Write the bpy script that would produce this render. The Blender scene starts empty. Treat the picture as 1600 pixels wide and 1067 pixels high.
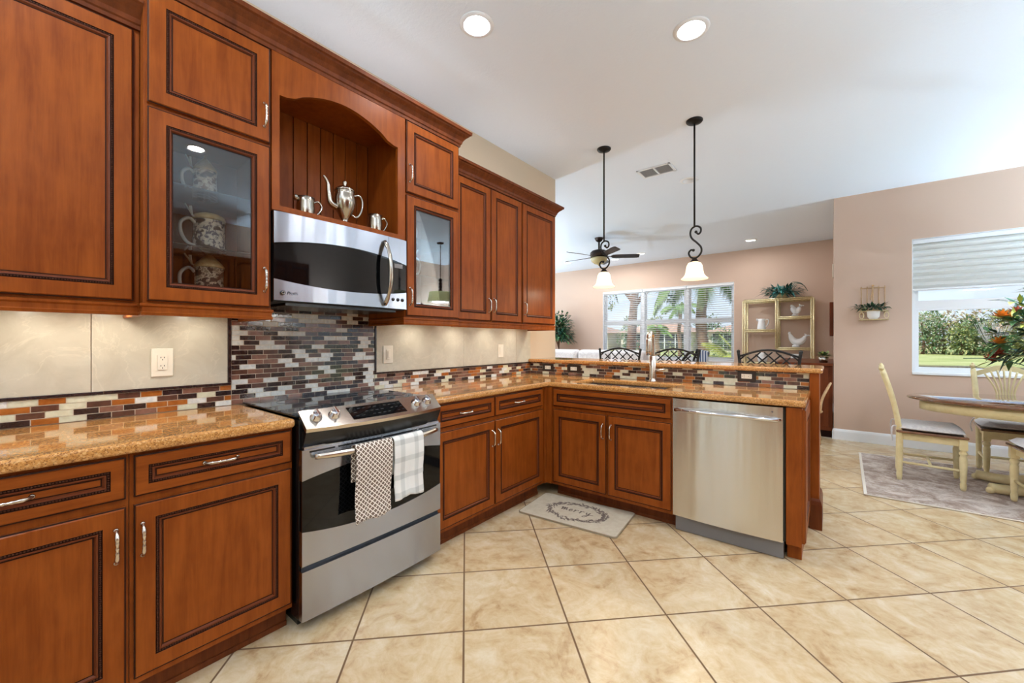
import bpy, bmesh, math, random
from math import sin, cos, pi, radians, sqrt, atan2
from mathutils import Vector, Matrix
random.seed(7)
SC = bpy.context.scene
COL = SC.collection
H = 3.05

# ------------------------------------------------------------------ camera
cd = bpy.data.cameras.new('camera'); cam = bpy.data.objects.new('camera', cd); COL.objects.link(cam)
cam.location = (2.4317, -2.7152, 1.2453)
cam.rotation_euler = (pi/2, 0, radians(38.4728))
cd.sensor_width = 36; cd.lens = 629.07/1600*36; cd.shift_y = -0.00077
cd.clip_start = 0.02; cd.clip_end = 400
SC.camera = cam

# ------------------------------------------------------------------ world, sun, exposure
vs = SC.view_settings
vs.view_transform = 'Standard'; vs.look = 'None'; vs.exposure = 0.12; vs.gamma = 1.0; vs.use_curve_mapping = False
W = bpy.data.worlds.new('sky'); SC.world = W; W.use_nodes = True
wn = W.node_tree.nodes; wl = W.node_tree.links; wn.clear()
tc = wn.new('ShaderNodeTexCoord'); sx = wn.new('ShaderNodeSeparateXYZ'); rp = wn.new('ShaderNodeValToRGB')
nz = wn.new('ShaderNodeTexNoise'); mx = wn.new('ShaderNodeMixRGB'); bg = wn.new('ShaderNodeBackground'); wo = wn.new('ShaderNodeOutputWorld')
mpw = wn.new('ShaderNodeMapping'); mpw.inputs['Scale'].default_value = (2, 2, 7)
cr = wn.new('ShaderNodeValToRGB'); cr.color_ramp.elements[0].position = .5; cr.color_ramp.elements[1].position = .75
wl.new(tc.outputs['Generated'], sx.inputs[0]); wl.new(sx.outputs['Z'], rp.inputs[0])
wl.new(tc.outputs['Generated'], mpw.inputs[0]); wl.new(mpw.outputs[0], nz.inputs[0]); nz.inputs['Scale'].default_value = 2.2
nz.inputs['Detail'].default_value = 6
wl.new(nz.outputs[0], cr.inputs[0]); wl.new(cr.outputs[0], mx.inputs[0])
rp.color_ramp.elements[0].position = 0.0; rp.color_ramp.elements[0].color = (.80, .88, 1, 1)
rp.color_ramp.elements[1].position = .55; rp.color_ramp.elements[1].color = (.30, .55, 1, 1)
wl.new(rp.outputs[0], mx.inputs[1]); mx.inputs[2].default_value = (1, 1, 1, 1)
wl.new(mx.outputs[0], bg.inputs[0]); bg.inputs[1].default_value = 1.1
wl.new(bg.outputs[0], wo.inputs[0])
sd = bpy.data.lights.new('sun', 'SUN'); sd.energy = 5.0; sd.angle = radians(1.5); sd.color = (1, .95, .86)
so = bpy.data.objects.new('sun', sd); COL.objects.link(so); so.rotation_euler = (radians(40), 0, radians(-28))
DOWNLIGHT_W = 9.5; PENDANT_W = 6.0; PUCK_W = 0.7; FILL_LAMP_W = 100.0; FILL_STRIP_W = 1.4
LED = (.97, .98, 1); UP = (.60, .82, 1)
# portals: they only guide sampling towards the sky seen through the openings
for nm, loc, rot, sx_, sy_ in (('portal_far', (-.548, 6.60, 1.64), (-pi/2, 0, 0), 2.86, 1.6),
                               ('portal_dining', (4.0, 4.0, 1.64), (-pi/2, 0, 0), 1.7, 1.56),
                               ('portal_back', (.975, -4.72, 1.1), (pi/2, 0, 0), 1.2, 2.0),
                               ('portal_slider', (5.75, 1.95, 1.05), (0, pi/2, 0), 2.1, 2.5)):
    ld = bpy.data.lights.new(nm, 'AREA'); ld.shape = 'RECTANGLE'; ld.size = sx_; ld.size_y = sy_
    lo = bpy.data.objects.new(nm, ld); COL.objects.link(lo); lo.location = loc; lo.rotation_euler = rot
    ld.cycles.is_portal = True

# ------------------------------------------------------------------ material helpers
def lin(r, g, b):
    f = lambda c: (c/255/12.92 if c/255 <= .04045 else ((c/255+.055)/1.055)**2.4)
    return (f(r), f(g), f(b), 1)
class NT:
    def __init__(s, name):
        s.m = bpy.data.materials.new(name); s.m.use_nodes = True
        s.t = s.m.node_tree; s.t.nodes.clear()
        s.out = s.t.nodes.new('ShaderNodeOutputMaterial')
    def n(s, typ, props=None, **inp):
        nd = s.t.nodes.new('ShaderNode'+typ)
        for k, v in (props or {}).items(): setattr(nd, k, v)
        for k, v in inp.items():
            k = k.replace('_', ' ')
            key = int(k[1:]) if k[0] == 'i' and k[1:].isdigit() else k
            s.set(nd.inputs[key], v)
        return nd
    def set(s, sock, v):
        if isinstance(v, bpy.types.NodeSocket): s.t.links.new(v, sock)
        elif isinstance(v, bpy.types.Node): s.t.links.new(v.outputs[0], sock)
        else:
            if isinstance(v, tuple) and len(v) == 3 and sock.type == 'RGBA': v = v+(1,)
            sock.default_value = v
    def math(s, op, a, b=None, c=None):
        nd = s.t.nodes.new('ShaderNodeMath'); nd.operation = op
        s.set(nd.inputs[0], a)
        if b is not None: s.set(nd.inputs[1], b)
        if c is not None: s.set(nd.inputs[2], c)
        return nd.outputs[0]
    def mix(s, f, a, b, mode='MIX'):
        nd = s.t.nodes.new('ShaderNodeMixRGB'); nd.blend_type = mode
        s.set(nd.inputs[0], f); s.set(nd.inputs[1], a); s.set(nd.inputs[2], b)
        return nd.outputs[0]
    def ramp(s, f, stops, interp='LINEAR'):
        nd = s.t.nodes.new('ShaderNodeValToRGB'); s.set(nd.inputs[0], f)
        cr = nd.color_ramp; cr.interpolation = interp
        while len(cr.elements) < len(stops): cr.elements.new(.5)
        for e, (p, c) in zip(cr.elements, stops):
            e.position = p; e.color = c if len(c) == 4 else tuple(c)+(1,)
        return nd.outputs[0]
    def co(s, scale=(1, 1, 1), rot=(0, 0, 0), kind='Object', loc=(0, 0, 0)):
        t = s.n('TexCoord'); mp = s.n('Mapping'); s.t.links.new(t.outputs[kind], mp.inputs[0])
        mp.inputs['Scale'].default_value = scale; mp.inputs['Rotation'].default_value = rot; mp.inputs['Location'].default_value = loc
        return mp.outputs[0]
    def noise(s, vec, scale, detail=3, rough=.5, dist=0):
        nd = s.n('TexNoise', Vector=vec, Scale=scale, Detail=detail, Roughness=rough, Distortion=dist)
        return nd.outputs[0]
    def bump(s, h, strength=.2, dist=.01):
        return s.n('Bump', Height=h, Strength=strength, Distance=dist).outputs[0]
    def pbsdf(s, color, rough=.5, metal=0, normal=None, spec=.5, coat=0, emis=None, estr=0, trans=0, sheen=0, coat_rough=.05, aniso=0, subs=0):
        p = s.t.nodes.new('ShaderNodeBsdfPrincipled')
        s.set(p.inputs['Base Color'], color); s.set(p.inputs['Roughness'], rough); s.set(p.inputs['Metallic'], metal)
        p.inputs['Specular IOR Level'].default_value = spec
        p.inputs['Coat Weight'].default_value = coat; p.inputs['Coat Roughness'].default_value = coat_rough
        p.inputs['Transmission Weight'].default_value = trans; p.inputs['Sheen Weight'].default_value = sheen
        p.inputs['Anisotropic'].default_value = aniso
        if normal is not None: s.set(p.inputs['Normal'], normal)
        if emis is not None: s.set(p.inputs['Emission Color'], emis); p.inputs['Emission Strength'].default_value = estr
        s.t.links.new(p.outputs[0], s.out.inputs[0]); return s.m
def plain(name, rgb, rough=.5, metal=0, **k):
    t = NT(name); return t.pbsdf(lin(*rgb), rough, metal, **k)

def wood_mat(name, c1, c2, horiz=False, rough=.36, coat=.12, grain=1.0):
    t = NT(name)
    v = t.co((1, 1, 9) if horiz else (9, 9, 1)) if not horiz else t.co((1.2, 1.2, 10))
    a = t.noise(v, 3.2, 6, .6, .4)
    b = t.noise(t.co((60, 60, 2) if not horiz else (3, 3, 60)), 4, 3, .6)
    d = t.noise(t.co((1, 1, 1)), 4.5, 3, .6)
    f = t.math('ADD', t.math('MULTIPLY', a, .55), t.math('ADD', t.math('MULTIPLY', b, .15), t.math('MULTIPLY', d, .35)))
    col = t.ramp(f, [(.38, lin(*c1)), (.66, lin(*c2))])
    return t.pbsdf(col, rough, 0, t.bump(b, .02*grain, .002), coat=coat*.25, coat_rough=.2, spec=.15)
M = {}
M['wood'] = wood_mat('cherry_stained_maple', (118, 54, 12), (149, 77, 25))
M['wood_h'] = wood_mat('cherry_stained_maple_rail', (118, 54, 12), (149, 77, 25), True)
M['wood_in'] = wood_mat('cabinet_interior_maple', (70, 32, 14), (95, 48, 22), rough=.5, coat=0)
M['wood_dk'] = wood_mat('crown_moulding_wood', (84, 40, 18), (118, 60, 28))
M['glaze'] = plain('dark_glaze', (38, 15, 7), .5, spec=.15)
M['bead'] = plain('glazed_bead', (74, 36, 16), .5, spec=.25)
M['cove'] = plain('glazed_cove_moulding', (98, 46, 20), .4, spec=.2)
M['desk'] = wood_mat('dark_cherry_desk', (84, 40, 20), (116, 58, 30))
M['nickel'] = plain('brushed_nickel', (205, 196, 184), .24, 1)
M['pewter'] = plain('polished_pewter', (178, 170, 158), .2, 1)
M['chrome'] = plain('chrome', (215, 215, 218), .08, 1)
def steel(name, horiz=True, base=(174, 178, 187), rough=.24, bs=.22):
    t = NT(name)
    n = t.noise(t.co((1, 1, 260) if horiz else (260, 260, 1)), 5, 2, .5)
    w = t.noise(t.co((5, 5, .35)), 1.5, 2, .45)
    r = t.math('ADD', rough-.03, t.math('MULTIPLY', n, .06))
    m_ = t.pbsdf(lin(*base), r, 1, t.bump(w, bs, .02), aniso=.9)
    tg = t.n('Tangent', {'direction_type': 'RADIAL', 'axis': 'Z'}); p_ = [n_ for n_ in t.t.nodes if n_.type == 'BSDF_PRINCIPLED'][0]
    t.t.links.new(tg.outputs[0], p_.inputs['Tangent']); p_.inputs['Anisotropic Rotation'].default_value = .25
    return m_
M['steel'] = steel('brushed_stainless', True)
M['steel_v'] = steel('brushed_stainless_dishwasher', False, (214, 212, 207), .22, .30)
M['black_glass'] = plain('black_glass', (6, 7, 9), .04, 0, spec=.34)
M['black'] = plain('black_enamel', (16, 17, 19), .25)
M['black_matt'] = plain('black_plastic', (20, 20, 21), .5)
M['dark_grey'] = plain('grey_kick_plastic', (120, 117, 117), .5)
M['white_pl'] = plain('white_plastic', (236, 230, 214), .35)
M['brown_pl'] = plain('dark_brown_plastic', (44, 30, 22), .35)
M['white'] = plain('white_paint', (235, 236, 238), .4)
M['white_gl'] = plain('white_glazed_ceramic', (240, 240, 240), .12)
# painted walls
def wallmat(name, rgb):
    t = NT(name); n = t.noise(t.co(), 90, 3)
    return t.pbsdf(lin(*rgb), .75, 0, t.bump(n, .08, .003), spec=.25)
M['wall'] = wallmat('tan_wall_paint', (203, 176, 157))
M['wall_k'] = wallmat('beige_kitchen_wall_paint', (206, 187, 162))
t = NT('knockdown_ceiling'); n1 = t.noise(t.co(), 38, 4, .55, .6); n2 = t.noise(t.co(), 110, 2)
M['ceil'] = t.pbsdf(lin(232, 239, 249), .85, 0, t.bump(t.math('ADD', n1, t.math('MULTIPLY', n2, .4)), .22, .006), spec=.2)
# granite
t = NT('golden_granite')
v1 = t.n('TexVoronoi', Vector=t.co(), Scale=330.0); v2 = t.n('TexVoronoi', Vector=t.co(), Scale=190.0)
n1 = t.noise(t.co(), 120, 4, .65); n2 = t.noise(t.co(), 6, 3, .6)
base = t.ramp(t.math('ADD', t.math('MULTIPLY', n1, .75), t.math('MULTIPLY', n2, .25)),
              [(.32, lin(140, 88, 44)), (.47, lin(186, 130, 70)), (.56, lin(202, 146, 84)), (.72, lin(222, 176, 116))])
g = t.n('SeparateColor', i0=v1.outputs['Color']); spk = t.ramp(g.outputs[0], [(.0, (.7, .7, .7)), (.13, (.7, .7, .7)), (.16, (0, 0, 0))], 'LINEAR')
g2 = t.n('SeparateColor', i0=v2.outputs['Color']); spk2 = t.ramp(g2.outputs[1], [(.0, (.6, .6, .6)), (.10, (.6, .6, .6)), (.13, (0, 0, 0))])
c = t.mix(spk, base, lin(104, 62, 34)); c = t.mix(spk2, c, lin(222, 178, 120))
M['granite'] = t.pbsdf(c, .07, 0, spec=.5, coat=.3, coat_rough=.03)
# stone splash slab
t = NT('cream_marble_slab')
n1 = t.noise(t.co(), 3.2, 8, .62, 1.6); n2 = t.noise(t.co(), 8, 5, .6, .8)
vein = t.ramp(n1, [(.485, (0, 0, 0)), (.5, (1, 1, 1)), (.515, (0, 0, 0))])
c = t.mix(t.math('MULTIPLY', vein, .35), t.ramp(n2, [(.3, lin(190, 184, 166)), (.7, lin(206, 201, 184))]), lin(226, 219, 200))
M['slab'] = t.pbsdf(c, .22, 0)
M['grout'] = plain('tan_grout', (214, 202, 180), .8)
def mosaic(name, a, b, rough, bs):
    t = NT(name); n = t.noise(t.co((1, 1, 1)), 45, 3, .6); nb = t.noise(t.co(), 130, 3, .6, .6)
    return t.pbsdf(t.ramp(n, [(.35, lin(*a)), (.65, lin(*b))]), rough, 0, t.bump(nb, bs, .004), coat=.6, coat_rough=.03)
M['t_dark'] = mosaic('mosaic_dark_brown_glass', (40, 30, 32), (58, 44, 44), .06, .05)
M['t_choc'] = mosaic('mosaic_chocolate_glass', (80, 54, 46), (98, 66, 54), .07, .12)
M['t_mid'] = mosaic('mosaic_brown_stone', (120, 84, 70), (140, 100, 84), .10, .14)
M['t_amber'] = mosaic('mosaic_amber_glass', (150, 84, 34), (176, 106, 48), .08, .05)
M['t_white'] = mosaic('mosaic_silver_white_glass', (206, 210, 208), (234, 234, 228), .08, .30)
M['t_cream'] = mosaic('mosaic_cream_glass', (208, 206, 178), (222, 220, 196), .12, .10)
# floor tile laid on the diagonal
t = NT('diagonal_travertine_tile')
tcn = t.n('TexCoord'); sp = t.n('SeparateXYZ', i0=tcn.outputs['Object'])
u = t.math('DIVIDE', t.math('ADD', t.math('MULTIPLY', t.math('ADD', sp.outputs[0], sp.outputs[1]), .70711), .210), .4570)
v = t.math('DIVIDE', t.math('SUBTRACT', t.math('MULTIPLY', t.math('SUBTRACT', sp.outputs[0], sp.outputs[1]), .70711), 1.016), .4425)
def edge(w): return t.math('ABSOLUTE', t.math('SUBTRACT', t.math('FRACT', w), .5))
e = t.math('MAXIMUM', edge(u), edge(v))
gm = t.ramp(e, [(.4895, (0, 0, 0)), (.4925, (1, 1, 1))])
cell = t.n('CombineXYZ', i0=t.math('FLOOR', u), i1=t.math('FLOOR', v), i2=0.0)
wnz = t.n('TexWhiteNoise', {'noise_dimensions': '3D'}, Vector=cell)
off = t.n('VectorMath', {'operation': 'MULTIPLY_ADD'}, i0=wnz.outputs['Color'], i1=(9., 9., 9.), i2=tcn.outputs['Object'])
a = t.noise(off.outputs[0], 4.2, 8, .66, 1.2); b = t.noise(off.outputs[0], 17, 6, .65, .8)
f = t.math('ADD', t.math('MULTIPLY', a, .65), t.math('MULTIPLY', b, .35))
c = t.ramp(f, [(.36, lin(172, 138, 98)), (.45, lin(196, 168, 128)), (.54, lin(207, 184, 148)), (.66, lin(218, 202, 174))])
c = t.mix(t.math('MULTIPLY', wnz.outputs[0], .14), c, lin(224, 192, 146))
c = t.mix(gm, c, lin(112, 84, 56))
M['floor'] = t.pbsdf(c, t.mix(gm, (.26, .26, .26, 1), (.8, .8, .8, 1)), 0, t.bump(t.math('ADD', t.math('MULTIPLY', b, .15), t.math('SUBTRACT', 1.0, gm)), .12, .004), spec=.4)
# thin glass
def glass(name, tint, ior=1.45, extra=0.0):
    t = NT(name); tr = t.n('BsdfTransparent', Color=tint); gl = t.n('BsdfGlossy', Color=(1., 1., 1.), Roughness=.0)
    fr = t.n('Fresnel', IOR=ior); fac = t.math('MINIMUM', t.math('ADD', t.math('MULTIPLY', fr, 1.25), extra), .9)
    mxs = t.n('MixShader', i0=fac, i1=tr, i2=gl); t.t.links.new(mxs.outputs[0], t.out.inputs[0]); return t.m
M['glass'] = glass('window_glass', (.95, .97, .97), 1.3)
M['cab_glass'] = glass('cabinet_glass', (.86, .86, .84), 1.5, .02)
M['iron'] = plain('black_wrought_iron', (34, 32, 31), .45, .6)
M['bronze'] = plain('dark_bronze', (52, 40, 34), .4, .7)
def lamp(name, rgb, s, rough=.3):
    t = NT(name); return t.pbsdf(lin(*rgb), rough, 0, emis=lin(*rgb), estr=s)
M['shade'] = lamp('lit_frosted_glass', (255, 236, 202), .95)
M['bulb'] = lamp('downlight_lens', (255, 244, 222), 6)
M['bowl'] = plain('amber_glass_bowl', (176, 160, 116), .25)
M['drum'] = lamp('green_linen_drum', (206, 210, 160), .5, .8)
M['drum_b'] = lamp('drum_diffuser', (255, 252, 240), 1.2)
def noisy(name, a, b, scale, rough=.6, bump=.1, metal=0, detail=4, **k):
    t = NT(name); n = t.noise(t.co(), scale, detail, .6)
    return t.pbsdf(t.ramp(n, [(.35, lin(*a)), (.65, lin(*b))]), rough, metal, t.bump(n, bump, .005), **k)
M['cream'] = noisy('cream_painted_wood', (214, 196, 146), (226, 210, 164), 14, .38, .03)
M['ttop'] = noisy('brown_table_top', (104, 66, 42), (124, 80, 52), 22, .06, .004, coat=1)
M['cushion'] = noisy('grey_seat_cushion_cloth', (196, 190, 190), (216, 210, 208), 60, .9, .2, sheen=.3)
M['sofa'] = noisy('pale_sofa_cloth', (206, 198, 196), (226, 220, 216), 30, .9, .15)
M['brass'] = noisy('brass_bamboo', (208, 192, 146), (228, 214, 172), 40, .3, .05, .45)
M['pine'] = noisy('pale_wood', (186, 148, 104), (204, 168, 124), 30, .45, .05)
M['wicker'] = noisy('dark_wicker', (50, 30, 22), (90, 58, 40), 80, .7, .5)
M['bark'] = noisy('palm_bark', (116, 88, 66), (160, 128, 98), 9, .9, .8)
M['bark2'] = noisy('brown_bark', (92, 66, 50), (140, 104, 80), 6, .9, .8)
M['bare'] = plain('bare_branch', (190, 184, 182), .9)
M['soil'] = plain('potting_soil', (44, 32, 26), .9)
def leafm(name, a, b, rough=.45, scale=9):
    t = NT(name); n = t.noise(t.co(), scale, 2)
    return t.pbsdf(t.ramp(n, [(.3, lin(*a)), (.7, lin(*b))]), rough, 0)
M['leaf_d'] = leafm('dark_green_leaf', (22, 58, 46), (44, 92, 70))
M['leaf_g'] = leafm('green_leaf', (46, 88, 52), (92, 130, 76))
M['leaf_teal'] = leafm('teal_leaf', (26, 82, 84), (70, 146, 140))
M['leaf_y'] = leafm('yellow_green_leaf', (130, 144, 50), (186, 186, 90))
M['leaf_palm'] = leafm('palm_leaf', (84, 124, 60), (146, 176, 92), .5, 2)
M['leaf_t1'] = leafm('tree_leaf_green', (96, 122, 80), (150, 166, 112), .7, .8)
M['leaf_t2'] = leafm('tree_leaf_olive', (150, 154, 98), (192, 188, 126), .7, .8)
M['leaf_t3'] = leafm('tree_leaf_autumn', (186, 156, 134), (220, 194, 172), .7, .8)
M['leaf_succ'] = leafm('succulent_leaf', (104, 122, 72), (160, 168, 110))
M['fl_or'] = plain('orange_petal', (214, 136, 44), .6)
M['fl_rd'] = plain('rust_petal', (160, 72, 52), .6)
M['fl_pk'] = plain('pink_flower', (204, 120, 110), .6)
t = NT('mown_lawn'); n = t.noise(t.co(), .35, 5, .6); M['lawn'] = t.pbsdf(t.ramp(n, [(.35, lin(158, 164, 88)), (.65, lin(192, 188, 124))]), .9)
t = NT('pond_water'); n = t.noise(t.co((1, 3, 1)), 1.2, 3); M['water'] = t.pbsdf(lin(120, 134, 138), .12, 0, t.bump(n, .12, .1))
M['roof'] = noisy('clay_roof_tile', (168, 132, 112), (196, 164, 142), 3, .9, .4)
M['stucco'] = plain('beige_stucco', (214, 204, 188), .8)
M['screen'] = plain('dark_lanai_screen', (46, 54, 56), .5)
t = NT('pool_water'); n = t.noise(t.co((1, 1, 1)), 2.2, 3); M['pool'] = t.pbsdf(lin(40, 128, 190), .06, 0, t.bump(n, .25, .1))
M['deck'] = noisy('pale_pool_deck', (196, 192, 184), (214, 210, 202), 12, .8, .1)
M['bank'] = noisy('muddy_pond_bank', (74, 66, 54), (120, 110, 86), 4, .95, .5)
# textiles
t = NT('lattice_print_cloth'); vv = t.co((1, 1, 1), (radians(45), 0, 0)); sp = t.n('SeparateXYZ', i0=vv)
P_ = .016
fa = lambda s_: t.math('ABSOLUTE', t.math('SUBTRACT', t.math('FRACT', t.math('DIVIDE', s_, P_)), .5))
d = t.math('MAXIMUM', fa(sp.outputs[1]), fa(sp.outputs[2])); warm = t.noise(t.co((1, 3, 2)), 3, 2)
msk = t.ramp(d, [(.34, (1, 1, 1)), (.39, (0, 0, 0))]); ctr = t.ramp(d, [(.06, (1, 1, 1)), (.10, (0, 0, 0))])
c = t.mix(msk, lin(232, 222, 210), lin(94, 72, 58)); c = t.mix(ctr, c, lin(170, 150, 128))
M['towel_a'] = t.pbsdf(c, .9, 0, t.bump(t.noise(t.co(), 400, 2), .2, .002), sheen=.3)
t = NT('grey_plaid_cloth'); sp = t.n('SeparateXYZ', i0=t.co())
band = lambda s_, p, o: t.ramp(t.math('FRACT', t.math('ADD', t.math('DIVIDE', s_, p), o)), [(.0, (0, 0, 0)), (.52, (0, 0, 0)), (.56, (1, 1, 1)), (.82, (1, 1, 1)), (.86, (0, 0, 0))])
f = t.math('MULTIPLY', t.math('ADD', band(sp.outputs[1], .085, .2), band(sp.outputs[2], .085, .35)), .5)
c = t.ramp(f, [(0, lin(228, 226, 222)), (.5, lin(204, 204, 200)), (1, lin(180, 181, 178))])
M['towel_b'] = t.pbsdf(c, .9, 0, t.bump(t.noise(t.co(), 400, 2), .2, .002), sheen=.3)
t = NT('distressed_rug'); a = t.noise(t.co((1, 1, 1)), 5, 8, .7, 1.2); b = t.noise(t.co((14, 60, 1)), 3, 4, .7)
f = t.math('ADD', t.math('MULTIPLY', a, .6), t.math('MULTIPLY', b, .4))
M['rug'] = t.pbsdf(t.ramp(f, [(.38, lin(128, 106, 94)), (.48, lin(168, 148, 134)), (.58, lin(214, 202, 192))]), .95, 0, t.bump(b, .4, .01))
M['rug_e'] = plain('cream_rug_edge', (224, 214, 200), .95)
M['mat'] = noisy('beige_kitchen_mat', (196, 184, 160), (206, 196, 174), 30, .7, .05)
M['mat_e'] = plain('mat_edge_piping', (150, 132, 106), .7)
M['print'] = plain('grey_brown_print', (112, 98, 90), .8)
M['blind'] = plain('white_blind_slat', (236, 236, 236), .5)
t = NT('pleated_shade_cloth')
df = t.n('BsdfDiffuse', Color=lin(250, 248, 244)); tl = t.n('BsdfTranslucent', Color=lin(252, 250, 246))
ms = t.n('MixShader', i0=.45, i1=df, i2=tl); t.t.links.new(ms.outputs[0], t.out.inputs[0]); M['pleat'] = t.m
t = NT('blue_striped_cloth'); sp = t.n('SeparateXYZ', i0=t.co())
f = t.math('FRACT', t.math('MULTIPLY', sp.outputs[0], 26.)); M['stripe'] = t.pbsdf(t.ramp(f, [(.45, lin(206, 212, 222)), (.5, lin(58, 80, 118))]), .9)
def stein_m(name, a, b, c_):
    t = NT(name); n = t.noise(t.co(), 55, 3, .6, .5); n2 = t.noise(t.co(), 24, 2)
    c = t.ramp(n, [(.35, lin(*a)), (.47, lin(*b)), (.58, lin(*c_))], 'CONSTANT'); c = t.mix(t.ramp(n2, [(.55, (0, 0, 0)), (.6, (1, 1, 1))]), c, lin(66, 56, 52))
    return t.pbsdf(c, .3, 0, t.bump(n, .5, .004))
M['stein_a'] = stein_m('stein_relief_blue_grey', (96, 98, 116), (214, 210, 200), (236, 228, 210))
M['stein_b'] = stein_m('stein_relief_brown', (124, 92, 72), (222, 214, 198), (188, 168, 144))
M['stein_c'] = stein_m('stein_relief_dark', (66, 58, 54), (208, 200, 180), (150, 138, 116))
M['st_grey'] = plain('grey_stoneware', (206, 202, 196), .3)
M['gold'] = noisy('gilded_pewter', (196, 170, 118), (224, 204, 158), 40, .3, .1, .25)

# ------------------------------------------------------------------ mesh helpers
class MB:
    """collects shapes into one mesh; mi = material slot, sm = smooth shading for what follows"""
    def __init__(s): s.v = []; s.f = []; s.fm = []; s.fs = []; s.mi = 0; s.sm = False
    def _add(s, vs_, fs_, sm=None):
        o = len(s.v); s.v += [tuple(p) for p in vs_]
        for f in fs_: s.f.append([i+o for i in f]); s.fm.append(s.mi); s.fs.append(s.sm if sm is None else sm)
    def box(s, x0, x1, y0, y1, z0, z1):
        s._add([(x0, y0, z0), (x1, y0, z0), (x1, y1, z0), (x0, y1, z0), (x0, y0, z1), (x1, y0, z1), (x1, y1, z1), (x0, y1, z1)],
               [(0, 3, 2, 1), (4, 5, 6, 7), (0, 1, 5, 4), (1, 2, 6, 5), (2, 3, 7, 6), (3, 0, 4, 7)], False); return s
    def tube(s, pts, r, n=8, closed=False, flat=1.0, up=None):
        pts = [Vector(p) for p in pts]; N = len(pts); rr = r if isinstance(r, (list, tuple)) else [r]*N
        vs_ = []; nrm = None
        for i, p in enumerate(pts):
            if closed: t_ = pts[(i+1) % N]-pts[i-1]
            else: t_ = pts[min(i+1, N-1)]-pts[max(i-1, 0)]
            t_.normalize()
            if nrm is None:
                a = Vector(up) if up else (Vector((0, 0, 1)) if abs(t_.z) < .9 else Vector((1, 0, 0)))
                nrm = (a-t_*a.dot(t_)).normalized()
            else:
                nrm = (nrm-t_*nrm.dot(t_)).normalized()
            b = t_.cross(nrm)
            for k in range(n):
                an = 2*pi*k/n; vs_.append(p+(nrm*cos(an)*flat+b*sin(an))*rr[i])
        fs_ = []
        for i in range(N if closed else N-1):
            j = (i+1) % N
            for k in range(n): fs_.append((i*n+k, i*n+(k+1) % n, j*n+(k+1) % n, j*n+k))
        if not closed: fs_ += [tuple(range(n-1, -1, -1)), tuple((N-1)*n+k for k in range(n))]
        s._add(vs_, fs_, True); return s
    def lathe(s, prof, c=(0, 0, 0), n=20, axis='z', sq=(1, 1), cap=True):
        cap = cap and prof[0] != prof[-1]
        vs_ = []; fs_ = []
        for (r, z) in prof:
            for k in range(n):
                an = 2*pi*k/n; a, b = r*cos(an)*sq[0], r*sin(an)*sq[1]
                q = {'z': (a, b, z), 'x': (z, a, b), 'y': (b, z, a)}[axis]
                vs_.append((q[0]+c[0], q[1]+c[1], q[2]+c[2]))
        m = len(prof)
        for i in range(m-1):
            for k in range(n): fs_.append((i*n+k, i*n+(k+1) % n, (i+1)*n+(k+1) % n, (i+1)*n+k))
        if cap and prof[0][0] > 1e-6: fs_.append(tuple(range(n-1, -1, -1)))
        if cap and prof[-1][0] > 1e-6: fs_.append(tuple((m-1)*n+k for k in range(n)))
        s._add(vs_, fs_, True); return s
    def ball(s, c, r, n=10, m=6, sq=(1, 1, 1)):
        vs_ = []; fs_ = []
        for i in range(m+1):
            th = pi*i/m
            for k in range(n):
                an = 2*pi*k/n
                vs_.append((c[0]+r*sq[0]*sin(th)*cos(an), c[1]+r*sq[1]*sin(th)*sin(an), c[2]+r*sq[2]*cos(th)))
        for i in range(m):
            for k in range(n): fs_.append((i*n+k, (i+1)*n+k, (i+1)*n+(k+1) % n, i*n+(k+1) % n))
        s._add(vs_, fs_, True); return s
    def prism(s, poly, ext):
        n = len(poly); e = Vector(ext); a = [Vector(p) for p in poly]; b = [p+e for p in a]
        s._add(a+b, [tuple(range(n-1, -1, -1)), tuple(range(n, 2*n))]+[(i, (i+1) % n, n+(i+1) % n, n+i) for i in range(n)], False); return s
    def grid(s, P, sm=True, closed_u=False):
        U, V = len(P), len(P[0]); vs_ = [p for row in P for p in row]; fs_ = []
        for i in range(U if closed_u else U-1):
            for j in range(V-1):
                i2 = (i+1) % U; fs_.append((i*V+j, i2*V+j, i2*V+j+1, i*V+j+1))
        s._add(vs_, fs_, sm); return s
    def slab(s, top, bot, sm=False):
        """solid between two equal grids"""
        U, V = len(top), len(top[0]); s.grid(top, sm); s.grid([r[::-1] for r in bot], sm)
        for A, B in ((top[0], bot[0]), (bot[-1], top[-1]), ([r[-1] for r in top], [r[-1] for r in bot]), ([r[0] for r in bot], [r[0] for r in top])):
            s.grid([A, B], False)
        return s
    def cells(s, xs, ys, fill, z0, z1):
        n = (len(xs)-1, len(ys)-1); F = [[fill((xs[i]+xs[i+1])/2, (ys[j]+ys[j+1])/2) for j in range(n[1])] for i in range(n[0])]
        idx = {}; vs_ = []; fs_ = []
        def vid(i, j, k):
            if (i, j, k) not in idx: idx[(i, j, k)] = len(vs_); vs_.append((xs[i], ys[j], (z0, z1)[k]))
            return idx[(i, j, k)]
        g = lambda i, j: 0 <= i < n[0] and 0 <= j < n[1] and F[i][j]
        for i in range(n[0]):
            for j in range(n[1]):
                if not F[i][j]: continue
                fs_.append((vid(i, j, 1), vid(i+1, j, 1), vid(i+1, j+1, 1), vid(i, j+1, 1)))
                fs_.append((vid(i, j, 0), vid(i, j+1, 0), vid(i+1, j+1, 0), vid(i+1, j, 0)))
                for di, dj, a, b in ((-1, 0, (i, j+1), (i, j)), (1, 0, (i+1, j), (i+1, j+1)), (0, -1, (i, j), (i+1, j)), (0, 1, (i+1, j+1), (i, j+1))):
                    if not g(i+di, j+dj): fs_.append((vid(*a, 0), vid(*b, 0), vid(*b, 1), vid(*a, 1)))
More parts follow.
